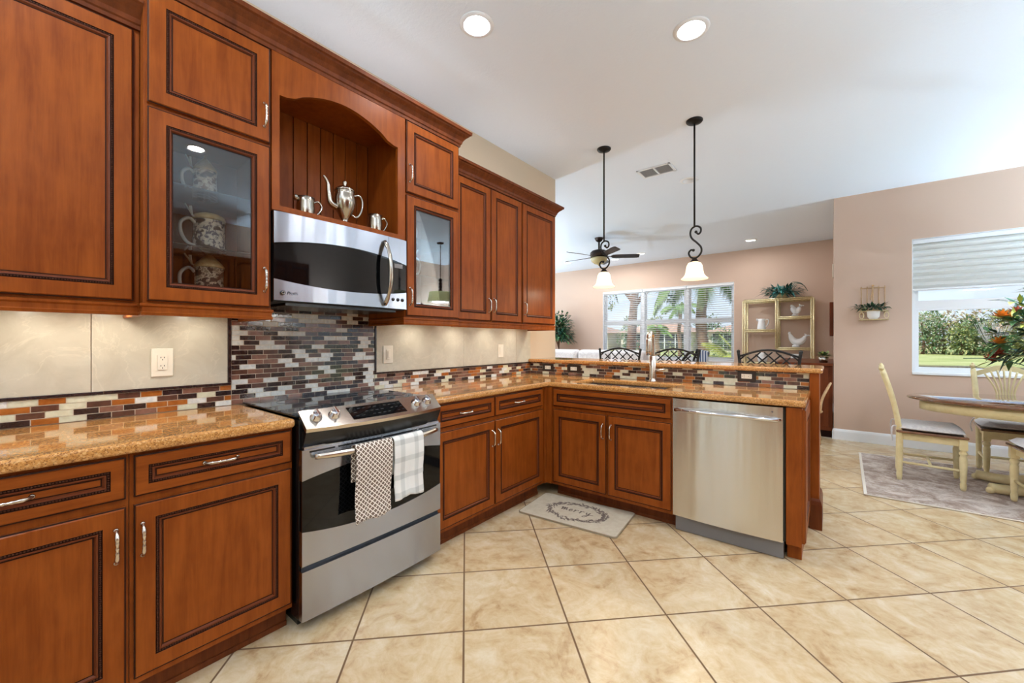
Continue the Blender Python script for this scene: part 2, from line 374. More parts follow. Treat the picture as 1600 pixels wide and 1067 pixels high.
        s._add(vs_, fs_, False); return s
    def sweep(s, path, prof):
        """closed profile (outward, z) along an xy path, mitred; outward = right-hand side"""
        P = [Vector((p[0], p[1], 0)) for p in path]; N = len(P); rows = []
        for i in range(N):
            d1 = (P[i]-P[i-1]).normalized() if i else None; d2 = (P[i+1]-P[i]).normalized() if i < N-1 else None
            n1 = Vector((d1.y, -d1.x, 0)) if d1 else None; n2 = Vector((d2.y, -d2.x, 0)) if d2 else None
            if n1 is None: o = n2
            elif n2 is None: o = n1
            else: o = (n1+n2)/(1+n1.dot(n2))
            rows.append([P[i]+o*a+Vector((0, 0, z)) for a, z in prof])
        m = len(prof); vs_ = [p for r in rows for p in r]; fs_ = []
        for i in range(N-1):
            for k in range(m): fs_.append((i*m+k, (i+1)*m+k, (i+1)*m+(k+1) % m, i*m+(k+1) % m))
        fs_ += [tuple(range(m)), tuple((N-1)*m+k for k in range(m-1, -1, -1))]
        s._add(vs_, fs_, False); return s
    def leaf(s, p, d, L, Wd, up=(0, 0, 1), droop=0.0, fold=.25):
        p = Vector(p); d = Vector(d).normalized(); u = Vector(up); sd_ = d.cross(u)
        if sd_.length < 1e-3: sd_ = d.cross(Vector((1, 0, 0)))
        sd_.normalize(); u = sd_.cross(d)
        m_ = p+d*L*.45+u*(-droop*L*.2); tip = p+d*L-Vector((0, 0, 1))*droop*L*.8
        s._add([p, m_+sd_*Wd*.5+u*fold*Wd*.5, tip, m_-sd_*Wd*.5+u*fold*Wd*.5, m_], [(0, 1, 4), (1, 2, 4), (2, 3, 4), (3, 0, 4)], False); return s

def org(o):
    while o.parent: o = o.parent
    return o.location.copy()
def obj(name, mb, mats, parent=None, bevel=0, bseg=2, flip=True, solid=0, world=True):
    me = bpy.data.meshes.new(name); me.from_pydata(mb.v, [], mb.f)
    if not isinstance(mats, (list, tuple)): mats = [mats]
    for m in mats: me.materials.append(m if not isinstance(m, str) else M[m])
    me.polygons.foreach_set('material_index', mb.fm); me.polygons.foreach_set('use_smooth', mb.fs)
    if flip and len(mb.f) < 60000:
        bm = bmesh.new(); bm.from_mesh(me); bmesh.ops.recalc_face_normals(bm, faces=bm.faces); bm.to_mesh(me); bm.free()
    o = bpy.data.objects.new(name, me); COL.objects.link(o)
    if parent is not None:
        o.parent = parent
        if world: me.transform(Matrix.Translation(-org(parent)))
    if solid:
        md = o.modifiers.new('solid', 'SOLIDIFY'); md.thickness = solid; md.offset = 0
    if bevel:
        md = o.modifiers.new('bevel', 'BEVEL'); md.width = bevel; md.segments = bseg; md.limit_method = 'ANGLE'; md.angle_limit = radians(40)
        md.harden_normals = False
    me.update(); return o
def tag(o, label, cat, group=None):
    o['label'] = label; o['category'] = cat
    if group: o['group'] = group
    return o
def thing(name, label, cat, loc=(0, 0, 0), group=None, rz=0):
    o = bpy.data.objects.new(name, None); COL.objects.link(o); o.location = loc; o.rotation_euler = (0, 0, rz)
    o.empty_display_size = .1
    return tag(o, label, cat, group)
def single(name, mb, mats, label, cat, group=None, loc=None, **k):
    """a thing that is one mesh; its origin is put at the middle of its base"""
    if loc is None:
        xs = [p[0] for p in mb.v]; ys = [p[1] for p in mb.v]; zs = [p[2] for p in mb.v]
        loc = ((min(xs)+max(xs))/2, (min(ys)+max(ys))/2, min(zs))
        o = obj(name, mb, mats, **k); o.data.transform(Matrix.Translation(-Vector(loc))); o.location = loc
    else:
        o = obj(name, mb, mats, **k); o.location = loc
    return tag(o, label, cat, group)
def struct(name, mb, mats, parent=None, **k):
    o = obj(name, mb, mats, parent, **k)
    if parent is None: o['kind'] = 'structure'
    return o
def dup(o, parent=None):
    c = o.copy(); COL.objects.link(c)
    if parent: c.parent = parent
    for ch in list(o.children): dup(ch, c)
    return c
def lamp_light(name, parent, loc, power, size, color=(1, .87, .68), typ='AREA', rot=(0, 0, 0), spread=None):
    l = bpy.data.lights.new(name, typ); l.energy = power; l.color = color
    if typ == 'AREA':
        l.shape = 'DISK'; l.size = size
        if spread: l.spread = spread
    else: l.shadow_soft_size = size
    o = bpy.data.objects.new(name, l); COL.objects.link(o)
    o.location = Vector(loc)-org(parent); o.rotation_euler = rot; o.parent = parent; return o
def arc(c, r, a0, a1, n, plane='xz'):
    out = []
    for i in range(n+1):
        a = a0+(a1-a0)*i/n; p, q = r*cos(a), r*sin(a)
        out.append({'xz': (c[0]+p, c[1], c[2]+q), 'yz': (c[0], c[1]+p, c[2]+q), 'xy': (c[0]+p, c[1]+q, c[2])}[plane])
    return out
def spline(pts, n=6):
    pts = [Vector(p) for p in pts]; out = []
    for i in range(len(pts)-1):
        p0 = pts[max(i-1, 0)]; p1 = pts[i]; p2 = pts[i+1]; p3 = pts[min(i+2, len(pts)-1)]
        for k in range(n):
            u = k/n; out.append(.5*((2*p1)+(p2-p0)*u+(2*p0-5*p1+4*p2-p3)*u*u+(3*p1-p0-3*p2+p3)*u**3))
    out.append(pts[-1]); return out

# ------------------------------------------------------------------ the room
XR, YF, YR, XN, YB, XL = 2.45, 6.434, 3.83, 5.65, -4.6, -4.6
DL = [(.843, -1.039), (1.793, -.242), (1.0, -2.75), (2.1, -3.4), (3.05, -1.6), (2.95, -.95), (3.3, -3.2),
      (-2.337, 5.349), (-1.329, 5.684), (-.666, 5.459), (1.292, 5.595), (1.175, 2.07), (4.7, .3), (-2.4, 2.6)]
mb = MB(); mb.box(XL-.1, XN+.15, YB-.1, YF+.1, -.12, 0); struct('floor', mb, 'floor')
hs = .066
xs = sorted({XL-.1, XN+.15} | {round(a+s_*hs, 4) for a, b in DL for s_ in (-1, 1)})
ys = sorted({YB-.1, YF+.1} | {round(b+s_*hs, 4) for a, b in DL for s_ in (-1, 1)})
hole = lambda x, y: any(abs(x-a) < hs and abs(y-b) < hs for a, b in DL)
mb = MB(); mb.cells(xs, ys, lambda x, y: not hole(x, y), H, H+.1); struct('ceiling', mb, 'ceil')
mb = MB(); mb.box(XL-.1, XN+.15, YB-.1, YF+.1, H+.16, H+.2); struct('ceiling_deck', mb, 'ceil')
mb = MB(); mb.box(-.13, 0, YB, 1.125, 0, H); struct('wall_left', mb, 'wall_k')
mb = MB(); mb.box(XL, -.13, .98, 1.125, 0, H); struct('wall_family_near', mb, 'wall')
mb = MB(); mb.box(XL-.1, XL, .98, YF, 0, H); struct('wall_family_left', mb, 'wall')
WX0, WX1, WZ0, WZ1 = -1.982, .886, .83, 2.435
mb = MB(); mb.box(XL-.1, WX0, YF, YF+.16, 0, H).box(WX1, XR+.15, YF, YF+.16, 0, H).box(WX0, WX1, YF, YF+.16, 0, WZ0).box(WX0, WX1, YF, YF+.16, WZ1, H)
struct('wall_far', mb, 'wall')
mb = MB(); mb.box(XR, XR+.12, YR+.14, YF, 0, H); struct('wall_family_right', mb, 'wall')
RX0, RX1, RZ0, RZ1 = 3.159, 4.85, .875, 2.42
mb = MB(); mb.box(XR, RX0, YR, YR+.14, 0, H).box(RX1, XN+.15, YR, YR+.14, 0, H).box(RX0, RX1, YR, YR+.14, 0, RZ0).box(RX0, RX1, YR, YR+.14, RZ1, H)
struct('wall_dining', mb, 'wall')
SY0, SY1, SZ1 = .70, 3.2, 2.1
mb = MB(); mb.box(XN, XN+.15, YB, SY0, 0, H).box(XN, XN+.15, SY1, YR, 0, H).box(XN, XN+.15, SY0, SY1, SZ1, H); struct('wall_right', mb, 'wall')
BX0, BX1, BZ1 = .33, 1.62, 2.12
mb = MB(); mb.box(-.13, BX0, YB-.1, YB, 0, H).box(BX1, XN+.15, YB-.1, YB, 0, H).box(BX0, BX1, YB-.1, YB, BZ1, H); struct('wall_back', mb, 'wall_k')
# half wall behind the sink and its tiled face
mb = MB(); mb.box(0.002, 2.314, .645, .86, 0, 1.028); struct('wall_bar', mb, 'wall')
# baseboards
def base(path, nm):
    m = MB(); m.sweep(path, [(0, 0), (.016, 0), (.016, .105), (.010, .125), (.003, .135), (0, .135)]); struct(nm, m, 'white', bevel=.002)
base([(XR+.001, YR), (XN, YR)], 'baseboard_dining')
base([(XR, YR-.0), (XR, YF)][::-1], 'baseboard_family_right')
base([(XL, YF), (XR, YF)], 'baseboard_far')
base([(XN, SY0), (XN, YB+.1)], 'baseboard_right')
# windows --------------------------------------------------------------
def frame(m, x0, x1, z0, z1, y0, y1, w):
    m.box(x0, x0+w, y0, y1, z0, z1).box(x1-w, x1, y0, y1, z0, z1).box(x0+w, x1-w, y0, y1, z0, z0+w).box(x0+w, x1-w, y0, y1, z1-w, z1)
def window(nm, x0, x1, z0, z1, y, units, rail, rw, jamb=.035, mull=.09, sillout=.02):
    w = bpy.data.objects.new(nm, None); COL.objects.link(w); w.location = ((x0+x1)/2, y, z0); w['kind'] = 'structure'
    m = MB(); frame(m, x0, x1, z0, z1, y+.07, y+.15, jamb)
    for xm in units[1:-1]: m.box(xm-mull/2, xm+mull/2, y+.06, y+.15, z0+jamb, z1-jamb)
    obj('window_frame', m, 'white', w, bevel=.003)
    m = MB(); m.box(x0, x0+.008, y, y+.07, z0, z1).box(x1-.008, x1, y, y+.07, z0, z1).box(x0, x1, y, y+.07, z1-.008, z1); obj('jamb_lining', m, 'white', w)
    m = MB(); m.box(x0-.0, x1+.0, y-sillout, y+.07, z0-.02, z0+.006); obj('window_sill', m, 'white', w, bevel=.004)
    for a, b in zip(units[:-1], units[1:]):
        a2 = a+(jamb if a == units[0] else mull/2); b2 = b-(jamb if b == units[-1] else mull/2)
        m = MB(); frame(m, a2, b2, z0+jamb, rail-rw/2, y+.08, y+.11, .03); m.box(a2, b2, y+.08, y+.112, rail-rw/2, rail+rw/2)
        obj('sash', m, 'white', w, bevel=.002)
        m = MB(); frame(m, a2, b2, rail-rw/2+.002, z1-jamb, y+.1125, y+.14, .03); obj('sash', m, 'white', w, bevel=.002)
        m = MB(); m.box(a2+.03, b2-.03, y+.093, y+.097, z0+jamb+.03, rail-rw/2-.03); obj('pane', m, 'glass', w)
        m = MB(); m.box(a2+.03, b2-.03, y+.123, y+.127, rail+rw/2, z1-jamb-.03); obj('pane', m, 'glass', w)
    return w
window('window_1', WX0, WX1, WZ0, WZ1, YF, [WX0, -1.005, -.035, WX1], 1.69, .07)
window('window_2', RX0, RX1, RZ0, RZ1, YR, [RX0, RX1], 1.665, .085)
d = bpy.data.objects.new('door_1', None); COL.objects.link(d); d.location = (XN, (SY0+SY1)/2, 0); d['kind'] = 'structure'
ym = (SY0+SY1)/2
m = MB(); m.box(XN+.04, XN+.13, SY0, SY0+.05, 0, SZ1).box(XN+.04, XN+.13, SY1-.05, SY1, 0, SZ1).box(XN+.04, XN+.13, SY0, SY1, SZ1-.05, SZ1).box(XN+.04, XN+.13, SY0, SY1, 0, .04); obj('door_frame', m, 'white', d)
for a, b, x in ((SY0+.05, ym+.03, XN+.05), (ym-.03, SY1-.05, XN+.09)):
    m = MB(); m.box(x, x+.03, a, a+.07, .04, SZ1-.05).box(x, x+.03, b-.07, b, .04, SZ1-.05).box(x, x+.03, a, b, SZ1-.13, SZ1-.05).box(x, x+.03, a, b, .04, .13); s_ = obj('door_panel', m, 'white', d)
    m = MB(); m.box(x+.012, x+.018, a+.07, b-.07, .13, SZ1-.13); obj('pane', m, 'glass', s_)

# ------------------------------------------------------------------ splashback: slabs, liners, mosaic (part of the walls)
m = MB(); m.box(0, .010, -3.4, -2.494, 1.031, 1.40); m.box(0, .010, -2.491, -2.008, 1.031, 1.40); struct('trim_1', m, 'slab')
m = MB(); m.box(0, .010, -1.146, -.32, 1.031, 1.40).box(0, .010, -.317, .40, 1.031, 1.40).box(0, .010, .403, .636, 1.031, 1.40); struct('trim_2', m, 'slab')
m = MB()
for a, b in ((-3.4, -2.76), (-2.757, -2.457), (-2.454, -2.154), (-2.151, -1.992)): m.box(0, .014, a, b, 1.018, 1.030)
m.box(0, .014, -2.006, -1.992, 1.031, 1.40)
struct('trim_3', m, 't_dark', bevel=.002)
m = MB()
for a, b in [(-1.16+.3*i, min(-1.163+.3*(i+1), .638)) for i in range(6)]: m.box(0, .014, a, b, 1.018, 1.030)
m.box(0, .014, -1.16, -1.148, 1.031, 1.40)
struct('trim_4', m, 't_dark', bevel=.002)
TP = .0745; RPH = .0256; KINDS = ['grout', 't_dark', 't_choc', 't_mid', 't_amber', 't_white', 't_cream']
def mosaic_field(m, a0, a1, z0, rows, T, wts, zcap=9, holes=()):
    """staggered strip tiles on a grout bed; T(a, b, c) maps wall coordinates to the room"""
    def bx(p, q, r, s_, c0, c1, tl=0, tr=0):
        P = [T(p, r, c0), T(q, r, c0), T(q, s_, c0), T(p, s_, c0), T(p, r, c1+tl), T(q, r, c1+tr), T(q, s_, c1+tr), T(p, s_, c1+tl)]
        m._add(P, [(0, 3, 2, 1), (4, 5, 6, 7), (0, 1, 5, 4), (1, 2, 6, 5), (2, 3, 7, 6), (3, 0, 4, 7)], False)
    m.mi = 0; bx(a0, a1, z0, min(z0+rows*RPH, zcap), 0, .0064)
    for r in range(rows):
        off = (r % 2)*.5*TP+random.choice([0, 0, .25])*TP; x = a0-off; zz = z0+r*RPH
        last = None
        while x < a1-.002:
            p = max(x+.0015, a0+.0008); q = min(x+TP-.0015, a1-.0008); x += TP
            if q-p < .006: continue
            k = random.choices(range(1, 7), wts)[0]
            if k == last and random.random() < .7: k = random.choices(range(1, 7), wts)[0]
            last = k; t1 = min(zz+RPH-.0015, zcap)
            if t1 < zz+.004: continue
            if any(not (q < h[0] or p > h[1] or t1 < h[2] or zz > h[3]) for h in holes): continue
            m.mi = k; bx(p, q, zz+.0015, t1, .004, .0085, random.uniform(-.0006, .0006), random.uniform(-.0006, .0006))
TL = lambda x0: (lambda a, b, c: (x0+c, a, b))
TQ = lambda y0: (lambda a, b, c: (a, y0-c, b))
ZC = .9145
m = MB(); mosaic_field(m, -3.4, -1.991, ZC, 5, TL(0), (4, 4, 1, 5, 1, 3), 1.017); struct('trim_5', m, KINDS)
m = MB(); mosaic_field(m, -1.9905, -1.1615, ZC, 21, TL(0), (6, 4, 4, 0, 6, 0)); struct('trim_6', m, KINDS)
m = MB(); mosaic_field(m, -1.1605, .638, ZC, 5, TL(0), (5, 4, 4, 2, 3, 2), 1.017); struct('trim_7', m, KINDS)
OUTL = [(.163, .291, .945, 1.016), (.446, .592, .945, 1.016), (1.888, 2.006, .948, 1.026)]
m = MB(); mosaic_field(m, .010, 2.313, ZC, 5, TQ(.645), (5, 5, 1, 4, 0, 4), 1.028); struct('trim_8', m, KINDS)

# unseen glazed double door added in the back wall to streak the dishwasher front
d = bpy.data.objects.new('added_back_door', None); COL.objects.link(d); d.location = ((BX0+BX1)/2, YB, 0); d['kind'] = 'structure'
m = MB(); m.box(BX0, BX0+.05, YB-.09, YB-.01, 0, BZ1).box(BX1-.05, BX1, YB-.09, YB-.01, 0, BZ1).box(BX0+.05, BX1-.05, YB-.09, YB-.01, BZ1-.05, BZ1); obj('door_frame', m, 'white', d)
for a, b, g0, g1 in ((BX0+.053, .973, .52, .80), (.977, BX1-.053, 1.14, 1.43)):
    m = MB(); m.box(a, g0, YB-.07, YB-.03, .01, BZ1-.053).box(g1, b, YB-.07, YB-.03, .01, BZ1-.053).box(g0, g1, YB-.07, YB-.03, .01, .22).box(g0, g1, YB-.07, YB-.03, BZ1-.17, BZ1-.053); lf = obj('door_panel', m, 'white', d)
    m = MB(); m.box(g0, g1, YB-.053, YB-.047, .22, BZ1-.17); obj('pane', m, 'glass', lf)

# ------------------------------------------------------------------ cabinet doors, drawers, pulls
WS = ['wood', 'glaze', 'bead', 'cove']
def panel_door(name, parent, T, a0, a1, b0, b1, fw=.054, glassy=False, beads=True, horiz=False):
    m = MB(); cx, cy = (a0+a1)/2, (b0+b1)/2
    L = [(0, 0, 0), (0, .013, 1), (.004, .0145, 0), (.007, .018, 0), (fw, .018, 1), (fw+.002, .0145, 1), (fw+.0085, .0145, 1), (fw+.010, .0175, 3), (fw+.015, .0165, 3),
         (fw+.019, .010, 1), (fw+.0225, .010, 0)]
    if glassy: L = L[:-1]+[(fw+.0225, .010, 1), (fw+.0225, .004, 0)]
    rows = [[T(a0+i, b0+i, c), T(a1-i, b0+i, c), T(a1-i, b1-i, c), T(a0+i, b1-i, c)] for i, c, _ in L]
    for k in range(len(L)-1):
        m.mi = L[k][2]
        for j in range(4):
            j2 = (j+1) % 4; m._add([rows[k][j], rows[k][j2], rows[k+1][j2], rows[k+1][j]], [(0, 1, 2, 3)], False)
    m.mi = 0
    if glassy:
        r0 = rows[0]; r1 = rows[-1]
        for j in range(4):
            j2 = (j+1) % 4; m._add([r0[j], r0[j2], r1[j2], r1[j]], [(3, 2, 1, 0)], False)
    else:
        m._add(rows[-1], [(0, 1, 2, 3)], False); m._add(rows[0], [(3, 2, 1, 0)], False)
    if beads:
        m.mi = 2; i = fw+.00525; st = .0068
        def bd(a, b): 
            c = Vector(T(a, b, .0155)); m.ball(c, .0029, 6, 4)
        n = max(1, int((a1-a0-2*i)/st)); 
        for k in range(n+1):
            a = a0+i+(a1-a0-2*i)*k/n; bd(a, b0+i); bd(a, b1-i)
        n = max(1, int((b1-b0-2*i)/st))
        for k in range(1, n):
            b = b0+i+(b1-b0-2*i)*k/n; bd(a0+i, b); bd(a1-i, b)
    o = obj(name, m, ['wood_h' if horiz else 'wood']+WS[1:], parent)
    if glassy:
        g = MB(); i = fw+.0205
        P = [T(a, b, c) for c in (.005, .009) for a, b in ((a0+i, b0+i), (a1-i, b0+i), (a1-i, b1-i), (a0+i, b1-i))]
        g._add(P, [(0, 3, 2, 1), (4, 5, 6, 7), (0, 1, 5, 4), (1, 2, 6, 5), (2, 3, 7, 6), (3, 0, 4, 7)], False)
        p_ = obj('glass_pane', g, 'cab_glass', o); p_['label'] = 'clear glass pane'
    return o
def pull(parent, T, a, b, vert=True, L=.108):
    m = MB(); pts = []; rr = []
    N = 26
    for k in range(N+1):
        u = k/N*2-1; c = .018+.026*(1-abs(u)**5); pos = u*L/2
        pts.append(T(a, b+pos, c) if vert else T(a+pos, b, c))
        w = abs(u); r = .0042+.0016*max(0, cos(u*22))*(w < .35)+.0022*math.exp(-((w-.62)/.22)**2)
        if w > .93: r = .0058
        rr.append(r)
    m.tube(pts, rr, 8)
    for s_ in (-1, 1):
        p0 = T(a, b+s_*L/2*.97, .0175) if vert else T(a+s_*L/2*.97, b, .0175)
        p1 = T(a, b+s_*L/2*.97, .024) if vert else T(a+s_*L/2*.97, b, .024)
        m.tube([p0, p1], [.0075, .0055], 10)
    o = obj('handle', m, 'nickel', parent); o['label'] = 'twisted brushed nickel pull'; return o

# ---- base cabinets, left wall (faces +x)
XB = .612                                             # carcass face
def base_cab(label, y0, y1, splits, drawers, doors, hs_, dr_h, T=TL(XB), name='base_cabinet', group=None, loc=None, kick=True, yv=None, false_front=False):
    a_, b_ = y0, y1
    left = T is TLB
    c = thing(name, label, 'cabinet', loc, group)
    m = MB()
    if left: m.box(.002, XB, a_, b_, .10, .872)
    else: m.box(a_, a_+.018, YP, .636, .10, .872).box(b_-.018, b_, YP, .636, .10, .872).box(a_+.018, b_-.018, YP, YP+.018, .10, .872).box(a_+.018, b_-.018, .618, .636, .10, .872).box(a_+.018, b_-.018, YP+.018, .618, .10, .118)
    obj('carcass', m, 'wood', c)
    m = MB()
    if left: m.box(.05, XB-.057, a_, b_, 0, .10); m.box(XB-.057, XB-.05, a_, b_, 0, .022)
    else: m.box(a_, b_, YP+.085, .63, 0, .10); m.box(a_, b_, YP+.078, YP+.085, 0, .022)
    obj('toe_kick', m, 'wood_dk', c, bevel=.002)
    for (p, q), h in zip(drawers, dr_h):
        d_ = panel_door('false_front' if false_front else 'drawer', c, T, p, q, .728, .864, .036, horiz=True)
        if h is not None: pull(d_, T, h, .797, False)
    for (p, q), h in zip(doors, hs_):
        d_ = panel_door('door', c, T, p, q, .125, .702)
        if h is not None: pull(d_, T, h, .583)
    return c
TLB = TL(XB); YP = .018; TPB = TQ(YP)
base_cab('cherry base cabinet at the left edge, drawer and door cut off by the photo', -3.03, -2.462, None, [(-3.01, -2.470)], [(-3.01, -2.470)], [-2.494], [-2.72], TLB, loc=(.3, -2.74, 0))
base_cab('wide single-door cherry base cabinet just left of the stove', -2.46, -1.948, None, [(-2.451, -1.955)], [(-2.451, -1.955)], [-2.43], [-2.208], TLB, loc=(.3, -2.2, 0))
c = base_cab('cherry base cabinet with two drawers and two doors right of the stove', -1.172, -.022, None, [(-1.160, -.637), (-.627, -.05)], [(-1.160, -.637), (-.627, -.05)], [-.662, -.602], [-.91, -.36], TLB, loc=(.3, -.6, 0))
m = MB(); m.box(XB-.03, XB+.012, -.022, YP, .10, .872).box(XB, .672, YP-.012, YP+.03, .10, .872); obj('corner_filler', m, 'wood', c)
base_cab('cherry sink cabinet under the faucet with false drawer front and two doors', .674, 1.612, None, [(.690, 1.606)], [(.690, 1.143), (1.158, 1.606)], [1.120, 1.184], [None], TPB, loc=(1.14, .32, 0), false_front=True)
# dishwasher end panel
e = thing('end_panel', 'cherry panel closing the counter end right of the dishwasher', 'cabinet panel', (2.27, .3, 0))
m = MB(); m.box(2.229, 2.302, YP, .64, .10, .872); obj('panel', m, 'wood', e, bevel=.003)
m = MB(); m.box(2.229, 2.298, YP+.075, .63, 0, .10); obj('toe_kick', m, 'wood', e, bevel=.002)
TR = lambda a, b, c: (2.302+c, a, b)
panel_door('side_moulding_panel', e, TR, .03, .60, .12, .862, .075)
# bar end column
e = thing('bar_end_column', 'square cherry post with stepped plinth at the bar end', 'column', (2.34, .75, 0))
m = MB(); m.box(2.3145, 2.366, .622, .90, 0, 1.027); obj('post', m, 'wood', e, bevel=.002)
m = MB(); m.sweep([(2.3145, .622), (2.366, .622), (2.366, .90)], [(0, 0), (.016, 0), (.016, .16), (.010, .185), (.002, .20), (0, .20)])
obj('plinth', m, 'wood_dk', e)
m = MB(); m.box(.003, 2.314, .861, .88, 0.0, 1.027); o_ = obj('back_panel', m, 'wood', e)

# ---- worktops
def counter(nm, m, label, bev=.014): return single(nm, m, 'granite', label, 'countertop', bevel=bev, bseg=4)
m = MB(); m.box(.0145, .648, -3.06, -1.9465, .876, .914); counter('granite_worktop', m, 'golden granite worktop left of the stove')
m = MB(); SX0, SX1, SY_0, SY_1 = .80, 1.53, .095, .475
xs = [.0145, .648, SX0, SX1, 2.322]; ys = [-1.170, 0.0, SY_0, SY_1, .632]
m.cells(xs, ys, lambda x, y: (x < .648 or y > 0) and not (SX0 < x < SX1 and SY_0 < y < SY_1), .876, .914)
counter('granite_worktop', m, 'L-shaped golden granite worktop holding the sink')
m = MB(); m.box(.004, 2.386, .598, 1.06, 1.0285, 1.062); counter('bar_countertop', m, 'raised golden granite bar top behind the sink', .0135)
s = thing('kitchen_sink', 'stainless double-bowl sink sunk in the granite worktop', 'sink', ((SX0+SX1)/2, .285, .70))
for a, b in ((SX0-.004, 1.285), (1.315, SX1+.004)):
    m = MB(); y0, y1, zb = SY_0-.004, SY_1+.004, .70; w = .003
    m.box(a, b, y0, y1, zb, zb+w).box(a, a+w, y0, y1, zb+w, .8755).box(b-w, b, y0, y1, zb+w, .8755).box(a+w, b-w, y0, y0+w, zb+w, .8755).box(a+w, b-w, y1-w, y1, zb+w, .8755)
    obj('bowl', m, 'steel', s)
m = MB(); m.box(1.2852, 1.3148, SY_0, SY_1, .84, .8755); obj('divider', m, 'steel', s, bevel=.004)
f = thing('kitchen_faucet', 'tall brushed nickel pull-down faucet behind the sink', 'faucet', (1.30, .53, .914))
m = MB(); m.lathe([(.0, .914), (.036, .914), (.036, .922), (.028, .930), (.027, .95), (.026, 1.12), (.022, 1.125), (.0, 1.125)], (1.30, .53, 0)); obj('body', m, 'nickel', f)
m = MB(); m.tube(spline([(1.30, .53, 1.12), (1.30, .53, 1.25), (1.30, .515, 1.292), (1.30, .48, 1.302), (1.30, .455, 1.285), (1.30, .45, 1.26)], 6), .021, 12); obj('spout', m, 'nickel', f)
m = MB(); m.tube([(1.30, .45, 1.262), (1.30, .447, 1.24), (1.30, .444, 1.16), (1.30, .443, 1.13)], [.021, .022, .022, .020], 12); obj('spray_head', m, 'nickel', f)
m = MB(); m.tube([(1.302, .53, 1.005), (1.34, .53, 1.008), (1.40, .525, 1.018)], [.014, .010, .007], 10); obj('lever', m, 'nickel', f)

# ---- upper cabinets
def ubox(parent, x, y0, y1, z0, z1, open_front=None, mat='wood'):
    m = MB()
    if open_front is None: m.box(.0, x, y0, y1, z0, z1)
    else:
        t_ = .018
        m.box(0, .012, y0, y1, z0, z1).box(.012, x, y0, y0+t_, z0, z1).box(.012, x, y1-t_, y1, z0, z1).box(.012, x, y0+t_, y1-t_, z0, z0+t_).box(.012, x, y0+t_, y1-t_, open_front, z1)
    return obj('carcass', m, mat, parent)
ZB, ZT = 1.390, 2.60
RAIL = [(0, 0), (.006, 0), (.008, .010), (.004, .014), (.004, .030), (.010, .036), (.010, .044), (0, .048)]
def rail(parent, path, z=1.343):
    m = MB(); m.sweep(path, [(a, z+b) for a, b in RAIL]+[(-.015, z+.048), (-.015, z)]); obj('light_rail', m, 'wood', parent)
def pucks(parent, pts, z=ZB):
    for x, y in pts:
        m = MB(); m.lathe([(.0, z-.0005), (.034, z-.0005), (.034, z-.012), (.028, z-.014), (.0, z-.014)], (x, y, 0)); p_ = obj('puck_light', m, 'white_pl', parent)
        lamp_light('puck_lamp', parent, (x, y, z-.016), PUCK_W, .05, (1, .92, .80))
XS, XD = .332, .392
c = thing('wall_cabinet', 'tall single-door wall cabinet at the far left edge', 'cabinet', (.17, -2.72, ZB))
ubox(c, XS, -3.03, -2.393, ZB, 2.452)
o_ = panel_door('door', c, TL(XS), -3.01, -2.411, 1.398, 2.432)
rail(c, [(.02, -3.03), (XS, -3.03), (XS, -2.393)][1:]); pucks(c, [(.16, -2.66), (.16, -2.44)])
c = thing('glass_door_cabinet', 'wall cabinet with large glass door showing three beer steins', 'cabinet', (.2, -2.17, ZB))
ubox(c, XD, -2.391, -1.950, ZB, ZT, 2.135)
d_ = panel_door('door', c, TL(XD), -2.381, -1.957, 2.152, 2.588); pull(d_, TL(XD), -1.982, 2.272)
d_ = panel_door('glass_door', c, TL(XD), -2.381, -1.957, 1.398, 2.136, glassy=True); pull(d_, TL(XD), -1.982, 1.522)
for z in (1.640, 1.880):
    m = MB(); m.box(.014, .375, -2.372, -1.969, z-.006, z); sh = obj('glass_shelf', m, 'cab_glass', c)
rail(c, [(.02, -2.391), (XD, -2.391), (XD, -1.950)]+[(.02, -1.950)]); pucks(c, [(.16, -2.16)])
c = thing('glass_door_cabinet', 'wall cabinet with narrow glass door right of the microwave', 'cabinet', (.2, -.98, ZB))
ubox(c, XD, -1.205, -.752, ZB, ZT, 2.135)
d_ = panel_door('door', c, TL(XD), -1.197, -.760, 2.152, 2.588); pull(d_, TL(XD), -1.176, 2.27)
d_ = panel_door('glass_door', c, TL(XD), -1.197, -.760, 1.398, 2.136, glassy=True); pull(d_, TL(XD), -1.176, 1.515)
for z in (1.665, 1.895):
    m = MB(); m.box(.014, .375, -1.186, -.771, z-.006, z); obj('glass_shelf', m, 'cab_glass', c)
rail(c, [(.02, -1.205), (XD, -1.205), (XD, -.752)]); pucks(c, [(.16, -.86)])
m = MB(); m.box(.22, .36, -1.187, -1.167, ZB-.010, ZB-.0005); s_ = obj('strip_light', m, 'white_pl', c)
c = thing('wall_cabinet', 'pair of tall narrow wall cabinet doors right of the glass cabinet', 'cabinet', (.17, -.36, ZB))
ubox(c, XS, -.750, .048, ZB, 2.452)
d_ = panel_door('door', c, TL(XS), -.745, -.360, 1.398, 2.432); pull(d_, TL(XS), -.384, 1.517)
d_ = panel_door('door', c, TL(XS), -.350, .040, 1.398, 2.432); pull(d_, TL(XS), -.326, 1.522)
rail(c, [(XS, -.750), (XS, .048)]); pucks(c, [(.16, -.45), (.16, -.05)])
c = thing('wall_cabinet', 'single-door wall cabinet at the right end of the row', 'cabinet', (.17, .31, ZB))
ubox(c, XS, .050, .583, ZB, 2.452)
d_ = panel_door('door', c, TL(XS), .058, .575, 1.398, 2.432); pull(d_, TL(XS), .082, 1.522)
rail(c, [(XS, .050), (XS, .583), (.02, .583)]); pucks(c, [(.16, .30)])
